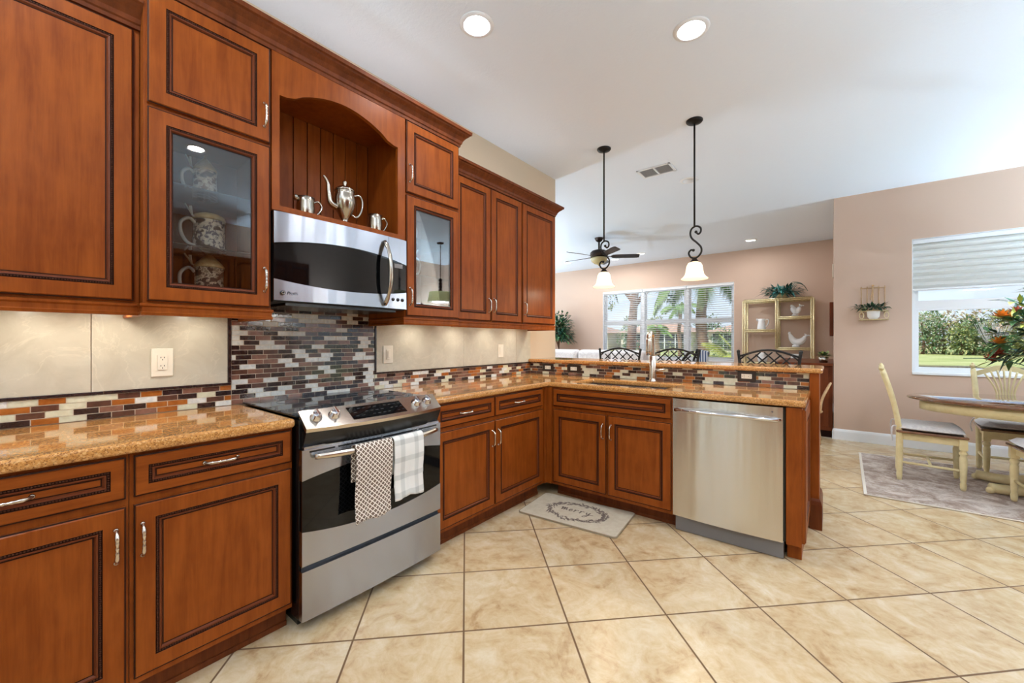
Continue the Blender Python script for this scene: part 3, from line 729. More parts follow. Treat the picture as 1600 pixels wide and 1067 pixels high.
# arched niche
c = thing('display_niche', 'open arched cherry niche with beadboard back above the microwave', 'cabinet', (.2, -1.577, 1.855))
y0, y1 = -1.948, -1.207; oy0, oy1 = -1.915, -1.258
XF = XD+.012
arch_ = [(oy0, 2.398), (oy0+.03, 2.400), (oy0+.07, 2.412)]
for k in range(1, 16):
    u = k/16; arch_.append((oy0+.07+(oy1-oy0-.14)*u, 2.412+.082*sin(pi*u)**.8))
arch_ += [(oy1-.07, 2.412), (oy1-.03, 2.400), (oy1, 2.398)]
m = MB(); poly = [(0, a, b) for a, b in arch_]
# face frame: spandrel above the arch built strip by strip, two stiles, bottom rail
for (a, b), (a2, b2) in zip(arch_[:-1], arch_[1:]):
    m.prism([(XD-.012, a, b), (XD-.012, a2, b2), (XD-.012, a2, ZT), (XD-.012, a, ZT)], (.024, 0, 0))
m.box(XD-.012, XF, y0, oy0, 1.855, ZT).box(XD-.012, XF, oy1, y1, 1.855, ZT).box(XD-.012, XF, oy0, oy1, 1.855, 1.880)
obj('face_frame', m, 'wood', c)
m = MB(); m.box(.03, XD-.012, y0, y0+.018, 1.875, ZT).box(.03, XD-.012, y1-.018, y1, 1.875, ZT).box(.03, XD-.012, y0+.018, y1-.018, 2.52, ZT); obj('side_panels', m, 'wood', c)
m = MB(); m.box(.0, XD-.012, y0, y1, 1.855, 1.878); obj('shelf', m, 'wood', c)
m = MB(); n_ = 9; w_ = (y1-y0-.036)/n_
m.mi = 1; m.box(.0, .018, y0, y1, 1.878, ZT); m.mi = 0
for k in range(n_): m.box(.018, .030, y0+.018+k*w_+.0025, y0+.018+(k+1)*w_-.0025, 1.878, 2.52)
obj('beadboard_back', m, ['wood', 'glaze'], c, bevel=.002)
# crown mouldings
CROWN = [(0, 0), (.008, 0), (.010, .014), (.016, .018), (.020, .034), (.034, .052), (.052, .066), (.056, .072), (.066, .076), (.068, .094), (0, .094)]
m = MB(); m.sweep([(.0, -2.391), (XD+.006, -2.391), (XD+.006, -.752), (.0, -.752)], [(a, 2.592+b*1.1) for a, b in CROWN]+[(-.02, 2.695), (-.02, 2.592)]); struct('trim_9', m, 'wood_dk')
m = MB(); m.sweep([(XS+.004, -.7515), (XS+.004, .583), (.0, .583)], [(a, 2.440+b) for a, b in CROWN]+[(-.02, 2.534), (-.02, 2.440)]); struct('trim_10', m, 'wood_dk')
m = MB(); m.sweep([(XS+.004, -3.03), (XS+.004, -2.3915)], [(a, 2.440+b) for a, b in CROWN]+[(-.02, 2.534), (-.02, 2.440)]); struct('trim_11', m, 'wood_dk')
# unseen strip lights added behind the cabinet-top crowns to brighten the ceiling
for x, a, b, z, w_, lb in ((.24, -2.30, -.85, 2.601, FILL_STRIP_W, 'unseen white strip light added on top of the tall middle wall cabinets'), (.2, -.60, .50, 2.453, FILL_STRIP_W*.8, 'unseen white strip light added on top of the three-door wall cabinets')):
    c = thing('strip_light', lb, 'light', (x, (a+b)/2, z), 'added strip lights on the cabinet tops')
    m = MB(); m.box(x-.02, x+.02, a, b, z, z+.02); obj('housing', m, 'white_pl', c)
    l = lamp_light('fill_strip_lamp', c, (x, (a+b)/2, z+.024), w_, .03, LED, rot=(pi, 0, 0)); l.data.shape = 'RECTANGLE'; l.data.size = .03; l.data.size_y = b-a
# basket on top of the left cabinet
m = MB()
for k in range(9): m.tube([(.12+.02*k, -2.62, 2.535), (.10+.024*k, -2.64, 2.72)], .004, 6)
for k in range(9): m.tube([(.12+.02*k, -2.41, 2.535), (.10+.024*k, -2.405, 2.72)], .004, 6)
for k in range(10): m.tube([(.29, -2.62+.022*k, 2.535), (.30, -2.63+.024*k, 2.72)], .005, 6)
for z in (2.537, 2.63, 2.715): m.tube([(.10, -2.63, z), (.30, -2.63, z), (.30, -2.41, z), (.10, -2.41, z)], .006, 6, closed=True)
m.box(.11, .295, -2.625, -2.412, 2.532, 2.538)
single('wicker_basket', m, 'wicker', 'dark slatted basket on top of the far-left wall cabinet', 'basket')

# ---- microwave
mwv = thing('microwave', 'stainless over-range microwave with bowed handle above the stove', 'microwave', (.2, -1.575, 1.425))
my0, my1, ms = -1.944, -1.205, -1.336
m = MB(); m.box(.0, .402, my0+.002, my1-.002, 1.428, 1.853); obj('body', m, 'black_matt', mwv, bevel=.004)
m = MB(); m.box(.06, .39, my0+.06, my1-.06, 1.414, 1.4275); obj('underside_grille', m, 'black', mwv)
def bowx(y): u = (y-(my0+my1)/2)/((my1-my0)/2); return .415+.016*(1-u*u)
def band(m, y0_, y1_, zlo, zhi, xf, th=.014, n=20):
    ys_ = [y0_+(y1_-y0_)*k/n for k in range(n+1)]
    top = [[(xf(y), y, zlo(y)+(zhi(y)-zlo(y))*j/2) for j in range(3)] for y in ys_]
    bot = [[(xf(y)-th, y, zlo(y)+(zhi(y)-zlo(y))*j/2) for j in range(3)] for y in ys_]
    m.slab(top, bot, True); return m
un = lambda y: (y-(my0+my1)/2)/((my1-my0)/2)
ztop = lambda y: 1.700+.040*(1-un(y)**2); zbot = lambda y: 1.534-.030*(1-un(y)**2)
cz = lambda v_: (lambda y: v_)
door = obj('door', band(band(MB(), my0, ms, ztop, cz(1.848), bowx), my0, ms, cz(1.434), zbot, bowx), 'steel', mwv)
obj('door_window', band(MB(), my0+.001, ms, lambda y: zbot(y)+.0005, lambda y: ztop(y)-.0005, lambda y: bowx(y)-.003, .010), 'black_glass', door)
cp = obj('control_panel', band(MB(), ms+.002, my1, cz(1.434), zbot, bowx, n=6), 'steel', mwv)
obj('panel_top_band', band(MB(), ms+.002, my1, ztop, cz(1.848), bowx, n=6), 'steel', mwv)
obj('keypad', band(MB(), ms+.002, my1-.001, lambda y: zbot(y)+.0005, lambda y: ztop(y)-.0005, lambda y: bowx(y)-.003, .010, 6), 'black_glass', cp)
m = MB(); m.box(bowx(-1.27)-.0025, bowx(-1.27)-.0015, -1.315, -1.235, 1.675, 1.70); obj('display', m, 'dark_grey', cp)
for y in (-1.305, -1.270, -1.237):
    m = MB(); m.lathe([(.0, bowx(y)-.001), (.010, bowx(y)-.001), (.010, bowx(y)+.003), (.0, bowx(y)+.003)], (0, y, 1.487), 14, 'x'); obj('button', m, 'black', cp)
m = MB(); pts = []; rr = []
for k in range(23):
    u = k/11-1; pts.append((.432+.052*(1-abs(u)**2.6), -1.366+.006*(1-u*u), 1.632+u*.182)); rr.append(.0085+.005*(1-u*u)+.004*(abs(u) > .8))
m.tube(pts, rr, 12, flat=.7); obj('handle', m, 'pewter', door)
def text_mesh(body, size, ext, T, shear=0.0, name='lettering', mat='black', parent=None):
    cu = bpy.data.curves.new('t', 'FONT'); cu.body = body; cu.size = size; cu.extrude = ext; cu.shear = shear; cu.align_x = 'LEFT'; cu.resolution_u = 4
    ob = bpy.data.objects.new('t', cu); COL.objects.link(ob)
    me = bpy.data.meshes.new_from_object(ob.evaluated_get(bpy.context.evaluated_depsgraph_get()))
    mb_ = MB(); mb_._add([T(v.co.x, v.co.y, v.co.z) for v in me.vertices], [tuple(p.vertices) for p in me.polygons], False)
    bpy.data.objects.remove(ob); bpy.data.curves.remove(cu)
    return obj(name, mb_, mat, parent, flip=False)
yl = -1.908
m = MB(); m.lathe([(.0, .4265), (.0105, .4265), (.0105, .4215), (.0, .4215)], (0, yl, 1.470), 18, 'x'); lg = obj('round_emblem', m, 'black', door)
m = MB(); m.tube([(.4268, yl+.0062*cos(a), 1.470+.0062*sin(a)) for a in [i*pi/9 for i in range(18)]], .0011, 5, closed=True); obj('emblem_ring', m, 'nickel', lg)
text_mesh('Profile', .0205, .0006, lambda a, b, c: (bowx(-1.86)+.0006+c, yl+.018+a, 1.4635+b), .25, 'lettering', 'black_matt', door)

# ---- stove
st = thing('stove', 'stainless slide-in electric stove with black glass cooktop and two towels', 'stove', (.35, -1.57, 0))
sy0, sy1 = -1.940, -1.178; sm_ = (sy0+sy1)/2; us = lambda y: (y-sm_)/((sy1-sy0)/2)
m = MB(); m.box(.02, .655, sy0+.002, sy1-.002, .05, .905).box(.06, .60, sy0+.02, sy1-.02, 0, .05); obj('body', m, 'black', st, bevel=.003)
m = MB(); m.box(.016, .640, sy0-.004, sy1+.006, .9155, .924); ct = obj('cooktop', m, 'black_glass', st, bevel=.003)
t_ = NT('burner_ring_print'); M['ring'] = plain('burner_ring_grey', (58, 60, 64), .2)
for (x, y, r) in ((.20, -1.76, .085), (.20, -1.38, .075), (.46, -1.76, .075), (.46, -1.38, .10)):
    m = MB(); m.tube([(x+r*cos(a), y+r*sin(a), .9242) for a in [i*pi/24 for i in range(48)]], .0012, 4, closed=True); obj('burner_ring', m, 'ring', ct)
# sloping control fascia, bowed in plan
def fas(y, v): # v 0 = rear top edge .. 1 = front lower edge
    u = us(y); xf = .700+.048*(1-u*u); x0 = .628; return (x0+(xf-x0)*v, y, .940-.068*v)
ys_ = [sy0+.012+(sy1-sy0-.018)*k/24 for k in range(25)]
m = MB(); m.slab([[fas(y, j/4) for j in range(5)] for y in ys_], [[(fas(y, j/4)[0]-.004, y, fas(y, j/4)[2]-.020) for j in range(5)] for y in ys_], True)
cp = obj('control_panel', m, 'nickel', st); cp['label'] = 'sloping stainless control panel'
m = MB(); m.sm = True
m.slab([[(fas(y, 1)[0]-.002, y, .856-.0*j) if j == 0 else (fas(y, 1)[0]-.002-.010*j, y, .856-.022*j) for j in range(4)] for y in ys_],
       [[(.62, y, .856) if j == 0 else (.62, y, .856-.022*j) for j in range(4)] for y in ys_], True)
obj('front_fascia', m, 'black', st)
m = MB(); dy0, dy1 = -1.722, -1.428
m.slab([[tuple(Vector(fas(y, .16+.66*j/3))+Vector((.0006, 0, .0012))) for j in range(4)] for y in [dy0+(dy1-dy0)*k/12 for k in range(13)]],
       [[tuple(Vector(fas(y, .16+.66*j/3))-Vector((.001, 0, .002))) for j in range(4)] for y in [dy0+(dy1-dy0)*k/12 for k in range(13)]], True)
m.mi = 1
for i in range(10):
    for j in range(3):
        if (i*7+j*3) % 5 == 0: continue
        y = dy0+.02+(dy1-dy0-.04)*i/9; p = Vector(fas(y, .28+.19*j)); q = Vector(fas(y+.015, .28+.19*j)); d2 = Vector((.012, 0, -.011))*.4; o2 = Vector((.0008, 0, .0016))
        m._add([p+o2, q+o2, q+d2+o2, p+d2+o2], [(0, 1, 2, 3)], False)
ds = obj('display', m, ['black_glass', 'ring'], cp)
nrm = Vector((.068, 0, .10)).normalized(); tan = Vector((.10, 0, -.068)).normalized()
for y in (-1.872, -1.792, -1.338, -1.262):
    c0 = Vector(fas(y, .46)); m = MB()
    rot = Matrix((Vector((0, 1, 0)), -tan, nrm)).transposed()
    def put(mm, pts_): return [tuple(c0+rot @ Vector(p)) for p in pts_]
    k1 = MB(); k1.lathe([(.0, -.001), (.027, -.001), (.027, .004), (.022, .010), (.020, .022), (.016, .026), (.0, .026)], n=20); k1.sm = False
    k1.box(-.005, .005, -.022, .022, .020, .036)
    k1.v = put(k1, k1.v); kb = obj('knob', k1, 'chrome', cp, bevel=.0015)
# oven door
xd = lambda y: .690+.010*(1-us(y)**2)
ot = lambda y: .652+.040*(1-us(y)**2); ob_ = lambda y: .438-.040*(1-us(y)**2)
dr = obj('oven_door', band(band(MB(), sy0, sy1, lambda y: ot(y), cz(.782), xd, .03), sy0, sy1, cz(.292), ob_, xd, .03), 'steel', st)
obj('oven_window', band(MB(), sy0+.001, sy1-.001, lambda y: ob_(y)+.0005, lambda y: ot(y)-.0005, lambda y: xd(y)-.002, .02), 'black_glass', dr)
m = MB(); m.box(.64, .672, sy0+.004, sy1-.004, .292, .782); obj('inner_panel', m, 'black', dr)
band(m2 := MB(), sy0+.01, sy1-.01, cz(.782), cz(.794), lambda y: xd(y)-.004, .03); obj('vent_trim', m2, 'steel', dr)
for a, b in ((sy0+.03, -1.80), (-1.785, -1.57), (-1.555, -1.35), (-1.335, sy1-.03)):
    obj('vent_slot', band(MB(), a, b, cz(.768), cz(.775), lambda y: xd(y)+.0008, .004, n=8), 'black', dr)
m = MB(); pts = []; rr = []
for k in range(31):
    u = k/15-1; pts.append((.706+.040*(1-abs(u)**4), sm_+u*.335, .752-.004*(1-u*u))); rr.append(.0135+.003*(1-u*u))
m.tube(pts, rr, 12); hd = obj('handle', m, 'nickel', dr)
obj('storage_drawer', band(MB(), sy0, sy1, cz(.058), cz(.268), xd, .03), 'steel', st)
m = MB(); m.box(.645, .672, sy0+.004, sy1-.004, .058, .292); obj('drawer_recess', m, 'black', st)
# towels over the oven handle
def towel(label, mat, y0, y1, zb, seed, zback):
    rnd = random.Random(seed); nU, nV = 26, 40
    prof = []                                   # (x, z) over the bar, from the back flap to the front hem
    hz = .7515
    for k in range(8): prof.append((.7225, zback+(hz-zback)*k/8))
    for k in range(9):
        a = pi-pi*k/8; prof.append((.7445+.0215*cos(a), hz+.0225*sin(a)))
    for k in range(1, 25): prof.append((.766+.004*sin(k*.3), hz-(hz-zb)*k/24))
    ph = rnd.random()*6; G = []
    for i in range(nU+1):
        u = i/nU; row = []
        for j, (x, z) in enumerate(prof):
            fr_ = max(0, (j-16)/24); am = .0045*fr_
            bx_ = .040*(1-abs(((y0+(y1-y0)*u)-sm_)/.335)**4)-.0385
            yy = y0+(y1-y0)*u+(.010*fr_*(.5-u))*2*rnd.random()*.4
            row.append((x+bx_+am*(1+sin(u*11+ph))+am*.6*sin(u*23+ph*2), yy-.012*fr_*(seed % 2), z+(.006*sin(u*5+ph)+.014*u*(seed % 2)-.004)*fr_))
        G.append(row)
    m = MB(); m.grid(G, True); o_ = single('dish_towel', m, mat, label, 'towel', solid=.0028, flip=False); return o_
towel('brown lattice-print dish towel hanging over the oven handle', 'towel_a', -1.738, -1.548, .425, 1, .60)
towel('grey and white plaid dish towel, shorter one on the oven handle', 'towel_b', -1.540, -1.358, .470, 2, .58)

# ---- dishwasher
dw = thing('dishwasher', 'stainless dishwasher with curved bar handle at the counter end', 'dishwasher', (1.91, .3, 0))
dx0, dx1 = 1.6135, 2.2155; ud = lambda x: (x-(dx0+dx1)/2)/((dx1-dx0)/2)
m = MB(); m.box(dx0+.004, dx1+.010, .035, .62, .106, .868); obj('tub', m, 'black', dw)
fy = lambda x: .012-.014*(1-ud(x)**2)
n_ = 24; xs_ = [dx0+(dx1-dx0)*k/n_ for k in range(n_+1)]; zs_ = [.106, .3, .5, .7, .775, .81, .84, .868]
m = MB(); dep = lambda x, z: fy(x)-(.010*max(0, 1-((z-.792)/.09)**2)*-1 if False else 0)
m.slab([[(x, fy(x), z) for z in zs_] for x in xs_], [[(x, .034, z) for z in zs_] for x in xs_], True); dd = obj('door', m, 'steel_v', dw)
m = MB(); pts = []; rr = []
for k in range(31):
    u = k/15-1; pts.append(((dx0+dx1)/2+u*.285, fy((dx0+dx1)/2+u*.285)+.006-.044*(1-abs(u)**5), .795+.006*(1-u*u))); rr.append(.011+.003*(abs(u) > .9))
m.tube(pts, rr, 12); obj('handle', m, 'chrome', dd)
m = MB(); m.lathe([(.0, -.0005), (.005, -.0005), (.005, -.003), (.0, -.003)], (dx1-.05, fy(dx1-.05), .84), 12, 'y'); obj('badge', m, 'dark_grey', dd)
m = MB(); m.box(dx0+.01, dx1, .040, .09, .004, .104); obj('kick_plate', m, 'dark_grey', dw)

# ---- wall plates
def plate(label, name, T, a, b, w, h, kind, mat='white_pl'):
    p0 = T(a, b, .0)
    o_ = thing(name, label, 'outlet' if 'outlet' in name else 'switch', p0)
    m = MB()
    def bx(mm, a0, a1, b0, b1, c0, c1):
        P = [T(x, y, c) for c in (c0, c1) for x, y in ((a0, b0), (a1, b0), (a1, b1), (a0, b1))]
        mm._add(P, [(0, 3, 2, 1), (4, 5, 6, 7), (0, 1, 5, 4), (1, 2, 6, 5), (2, 3, 7, 6), (3, 0, 4, 7)], False)
    bx(m, a-w/2, a+w/2, b-h/2, b+h/2, 0, .006); obj('cover_plate', m, mat, o_, bevel=.002)
    iw, ih = (.034, .068) if h > w else (.066, .033)
    m = MB(); bx(m, a-iw/2, a+iw/2, b-ih/2, b+ih/2, .006, .010); rc = obj('receptacle' if 'outlet' in name else 'rocker', m, 'white_pl', o_, bevel=.001)
    if kind == 'outlet':
        for s_ in (-1, 1):
            for q in ((-.006, .004), (.006, .004), (0, -.006)):
                aa, bb = (a+q[0], b+s_*.019+q[1]) if h > w else (a+s_*.019+q[1], b+q[0])
                m = MB(); bx(m, aa-.0013, aa+.0013, bb-.0028, bb+.0028, .0095, .0106); obj('slot', m, 'black_matt', rc)
    if kind == 'dimmer':
        m = MB(); bx(m, a-.008, a+.008, b-.022, b+.022, .010, .014); obj('slider', m, 'white_pl', rc, bevel=.001)
    return o_
plate('white two-plug outlet on the cream splash slab left of the stove', 'wall_outlet', TL(.010), -2.265, 1.145, .078, .128, 'outlet')
plate('white dimmer switch on the slab just right of the mosaic', 'dimmer_switch', TL(.010), -1.058, 1.15, .078, .122, 'dimmer')
plate('white rocker switch on the slab under the three wall cabinet doors', 'rocker_switch', TL(.010), .158, 1.15, .076, .12, 'rocker')
for h_, lb in zip(OUTL, ('brown-framed outlet in the bar mosaic, nearest the left wall', 'brown-framed outlet in the bar mosaic, second from the left wall', 'brown-framed outlet in the bar mosaic above the dishwasher')):
    plate(lb, 'wall_outlet', TQ(.637), (h_[0]+h_[1])/2, (h_[2]+h_[3])/2+.0, h_[1]-h_[0], h_[3]-h_[2], 'outlet', 'brown_pl')

# ---- things in the cabinets
def stein(label, x, y, z, mats, h=.15, r=.05, rz=0, group=None, tall=True):
    s_ = thing('beer_stein', label, 'stein', (0, 0, 0), group)
    m = MB(); m.lathe([(.0, 0), (r*1.08, 0), (r*1.08, .012), (r, .018), (r*1.0, h*.45), (r*.97, h*.5), (r*.96, h-.01), (r, h-.004), (r*.98, h), (0, h)], n=24); obj('body', m, mats, s_)
    m = MB()
    if tall: m.lathe([(r*1.02, h), (r*1.04, h+.008), (r*.85, h+.022), (r*.55, h+.040), (r*.25, h+.056), (.006, h+.062), (.007, h+.072), (.0, h+.076)], n=24)
    else: m.lathe([(r*1.02, h), (r*1.04, h+.010), (r*.95, h+.022), (r*.6, h+.032), (.0, h+.036)], n=24)
    obj('lid', m, 'gold', s_)
    m = MB(); m.tube(spline([(0, -r*.95, h*.86), (0, -r*1.35, h*.97), (0, -r*1.85, h*.80), (0, -r*1.85, h*.50), (0, -r*1.5, h*.25), (0, -r*.95, h*.16)], 5), [.007]*26, 8); obj('handle', m, 'st_grey', s_)
    m = MB(); m.tube([(0, -r*.9, h+.006), (0, -r*1.15, h+.012), (0, -r*1.25, h+.05)], [.005, .004, .006], 8).tube([(0, -r*1.2, h+.02), (0, -r*1.6, h+.055)], [.004, .003], 6); obj('thumb_lever', m, 'st_grey', s_)
    s_.location = (x, y, z); s_.rotation_euler = (0, 0, rz); return s_
stein('beer stein with pointed lid on the top glass shelf', .22, -2.155, 1.880, 'stein_b', .125, .044)
stein('squat blue-grey beer stein with low lid on the middle glass shelf', .22, -2.140, 1.640, 'stein_a', .145, .060, .25, tall=False)
stein('dark beer stein with pointed lid on the cabinet floor behind glass', .22, -2.140, 1.408, 'stein_c', .165, .056)
stein('pale beer stein with handle showing in the narrow glass cabinet, lower shelf', .20, -1.035, 1.665, 'stein_a', .15, .055, pi)
stein('pale beer stein half hidden in the narrow glass cabinet, upper shelf', .20, -1.055, 1.895, 'stein_a', .14, .05, pi)
def mug(label, x, y, z, r=.043, h=.088, lip=True, rz=0):
    s_ = thing('pewter_mug', label, 'mug', (0, 0, 0)); m = MB()
    m.lathe([(0, 0), (r*.92, 0), (r*.95, .006), (r*1.0, h*.35), (r*.93, h*.75), (r*1.0, h), (r*.94, h), (r*.87, h*.75), (r*.9, h*.3), (0, .006)], n=26)
    if lip: m.tube([(0, -r*.9, h*.80), (0, -r*1.15, h*.98), (0, -r*1.28, h*1.02)], [.016, .012, .006], 8)
    obj('body', m, 'pewter', s_)
    m = MB(); m.tube(spline([(0, r*.9, h*.80), (0, r*1.5, h*.95), (0, r*1.95, h*.66), (0, r*1.6, h*.32), (0, r*1.2, h*.06), (0, r*1.55, h*.0)], 5), [.0048]*26, 8); obj('handle', m, 'pewter', s_)
    s_.location = (x, y, z); s_.rotation_euler = (0, 0, rz); return s_
mug('small spouted pewter creamer left of the coffee pot in the niche', .345, -1.770, 1.880)
mug('plain pewter mug right of the coffee pot in the niche',   .345, -1.375, 1.880, .042, .095, False)
s_ = thing('pewter_coffee_pot', 'tall pewter coffee pot with long spout in the arched niche', 'coffee pot', (.345, -1.560, 1.880))
X0, Y0, Z0 = .345, -1.560, 1.880
m = MB(); m.lathe([(0, 0), (.030, 0), (.030, .006), (.018, .014), (.016, .024), (.026, .040), (.044, .075), (.056, .110), (.058, .135), (.052, .160), (.050, .172), (.054, .180), (0, .180)], (X0, Y0, Z0), 12); obj('body', m, 'pewter', s_)
m = MB(); m.lathe([(.054, .180), (.050, .190), (.034, .202), (.014, .208), (.008, .216), (.013, .226), (.010, .236), (0, .242)], (X0, Y0, Z0), 20); obj('lid', m, 'pewter', s_)
m = MB(); m.tube(spline([(X0, Y0-.046, Z0+.085), (X0, Y0-.080, Z0+.10), (X0, Y0-.090, Z0+.15), (X0, Y0-.095, Z0+.20), (X0, Y0-.118, Z0+.232)], 6), [.017-.011*k/24 for k in range(25)], 10); obj('spout', m, 'pewter', s_)
m = MB(); m.tube(spline([(X0, Y0+.048, Z0+.165), (X0, Y0+.085, Z0+.180), (X0, Y0+.105, Z0+.150), (X0, Y0+.098, Z0+.095), (X0, Y0+.070, Z0+.055), (X0, Y0+.040, Z0+.062)], 5), [.006]*26, 8); obj('handle', m, 'pewter', s_)

# ---- floor mat
mt = thing('kitchen_mat', 'beige floor mat lettered merry inside a leaf wreath', 'mat', (.992, -.157, 0)); mt.rotation_euler = (0, 0, 0)
ux = Vector((.725, .068, 0)).normalized(); uy = Vector((-.068, .725, 0)).normalized(); mc = Vector((.992, -.157, 0))
def mp(a, b, z): p = mc+ux*a+uy*b; return (p.x, p.y, z)
def rr_poly(w, h, r, n=5):
    out = []
    for cx_, cy_, a0 in ((w-r, h-r, 0), (-w+r, h-r, pi/2), (-w+r, -h+r, pi), (w-r, -h+r, 3*pi/2)):
        for k in range(n+1):
            a = a0+pi/2*k/n; out.append((cx_+r*cos(a), cy_+r*sin(a)))
    return out
m = MB(); pl = rr_poly(.362, .215, .025); m.prism([mp(a, b, .002) for a, b in pl], (0, 0, .011)); obj('pad', m, 'mat', mt)
m = MB(); m.tube([mp(a, b, .0095) for a, b in rr_poly(.361, .214, .025)], .005, 6, closed=True); obj('piping', m, 'mat_e', mt)
m = MB(); rnd = random.Random(3)
for k in range(230):
    a = 2*pi*k/230; r_ = rnd.uniform(.86, 1.10); p = mp(.205*cos(a)*r_, .135*sin(a)*r_, .0133)
    dd_ = a+pi/2+rnd.uniform(-.9, .9); dv = ux*cos(dd_)*1.2+uy*sin(dd_)
    m.leaf(p, dv, rnd.uniform(.022, .046), rnd.uniform(.009, .015), fold=.02)
obj('printed_wreath', m, 'print', mt, flip=False)
def stroke(m, pts, w=.0085):
    pts = [Vector(p) for p in spline([(a, b, 0) for a, b in pts], 5)]; L_, R_ = [], []
    for i, p in enumerate(pts):
        t_ = (pts[min(i+1, len(pts)-1)]-pts[max(i-1, 0)]).normalized(); n_ = Vector((-t_.y, t_.x, 0)); ww = w*(.55+.45*abs(t_.y))
        L_.append(mp(p.x+n_.x*ww/2, p.y+n_.y*ww/2, .0134)); R_.append(mp(p.x-n_.x*ww/2, p.y-n_.y*ww/2, .0134))
    m.grid([L_, R_], False)
m = MB(); x = -.125; k_ = .030
stroke(m, [(x, .02), (x+.006, .035), (x+.010, .0), (x+.012, -.01), (x+.018, .025), (x+.024, .032), (x+.028, -.01), (x+.034, .025), (x+.041, .032), (x+.045, -.006), (x+.056, -.002)])
x = -.060; stroke(m, [(x, .0), (x+.016, .012), (x+.014, .028), (x+.004, .024), (x+.002, .0), (x+.012, -.010), (x+.028, .004)])
for x in (-.022, .022): stroke(m, [(x, .030), (x+.004, .012), (x+.003, -.012)]); stroke(m, [(x+.003, .004), (x+.010, .024), (x+.020, .030), (x+.027, .022)])
x = .070; stroke(m, [(x, .028), (x+.004, .002), (x+.014, -.004), (x+.024, .028), (x+.020, -.02), (x+.008, -.052), (x-.008, -.046), (x+.012, -.022), (x+.055, .004)])
obj('lettering', m, 'print', mt, flip=False)

# ------------------------------------------------------------------ lights on the ceiling
DLAB = {0: 'recessed downlight nearest the wall cabinets', 1: 'recessed downlight over the floor left of the dishwasher', 7: 'far recessed downlight by the left end of the ceiling fan',
        8: 'far recessed downlight below the fan, left of the pendant', 9: 'far recessed downlight by the right fan blade', 10: 'far recessed downlight above the brass shelf',
        11: 'recessed light behind the right pendant rod, not lit', 2: 'recessed downlight above the left worktop behind the camera', 3: 'recessed downlight at the back of the kitchen',
        4: 'recessed downlight mirrored in the large glass door', 5: 'recessed downlight mirrored at the edge of the large glass door', 6: 'recessed downlight at the back right of the kitchen',
        12: 'recessed downlight by the sliding door, outside the photo', 13: 'recessed downlight over the left of the family room'}
for i, (x, y) in enumerate(DL):
    c = thing('recessed_downlight', DLAB[i], 'ceiling light', (x, y, H), 'recessed ceiling downlights')
    m = MB(); m.lathe([(.068, H+.0), (.068, H-.006), (.078, H-.009), (.097, H-.004), (.099, H-.0005), (.068, H-.0005), (.068, H)], (x, y, 0), 32); obj('trim_ring', m, 'white', c)
    m = MB(); m.lathe([(.0655, H-.004), (.050, H+.075), (.0, H+.080)], (x, y, 0), 32, cap=False); obj('reflector_cone', m, 'white', c, flip=False)
    on = i not in (11,)
    m = MB(); m.lathe([(.046, H+.055), (.040, H+.050), (.0, H+.046)], (x, y, 0), 24, cap=False); obj('lens', m, 'bulb' if on else 'white', c, flip=False)
    if on: lamp_light('downlight_lamp', c, (x, y, H-.002), DOWNLIGHT_W*(1.2 if y > 2 else 1), .12, LED)
c = thing('ceiling_vent', 'white louvred air vent in the ceiling beyond the pendants', 'vent', (.974, 1.58, H))
m = MB(); x0, x1, y0, y1 = .80, 1.148, 1.46, 1.70; z0 = H-.010
m.box(x0, x1, y0, y0+.022, z0, H-.0005).box(x0, x1, y1-.022, y1, z0, H-.0005).box(x0, x0+.022, y0, y1, z0, H-.0005).box(x1-.022, x1, y0, y1, z0, H-.0005).box((x0+x1)/2-.008, (x0+x1)/2+.008, y0, y1, z0, H-.0005)
obj('frame', m, 'white', c, bevel=.002)
m = MB()
for k in range(11):
    y = y0+.03+(y1-y0-.06)*k/10; m.prism([(x0+.02, y, z0+.001), (x0+.02, y+.012, z0+.007), (x0+.02, y+.0135, z0+.006), (x0+.02, y+.0015, z0)], (x1-x0-.04, 0, 0))
obj('louvres', m, 'white', c)
m = MB(); m.box(x0+.01, x1-.01, y0+.01, y1-.01, H-.0012, H-.0004); obj('duct_opening', m, 'dark_grey', c)
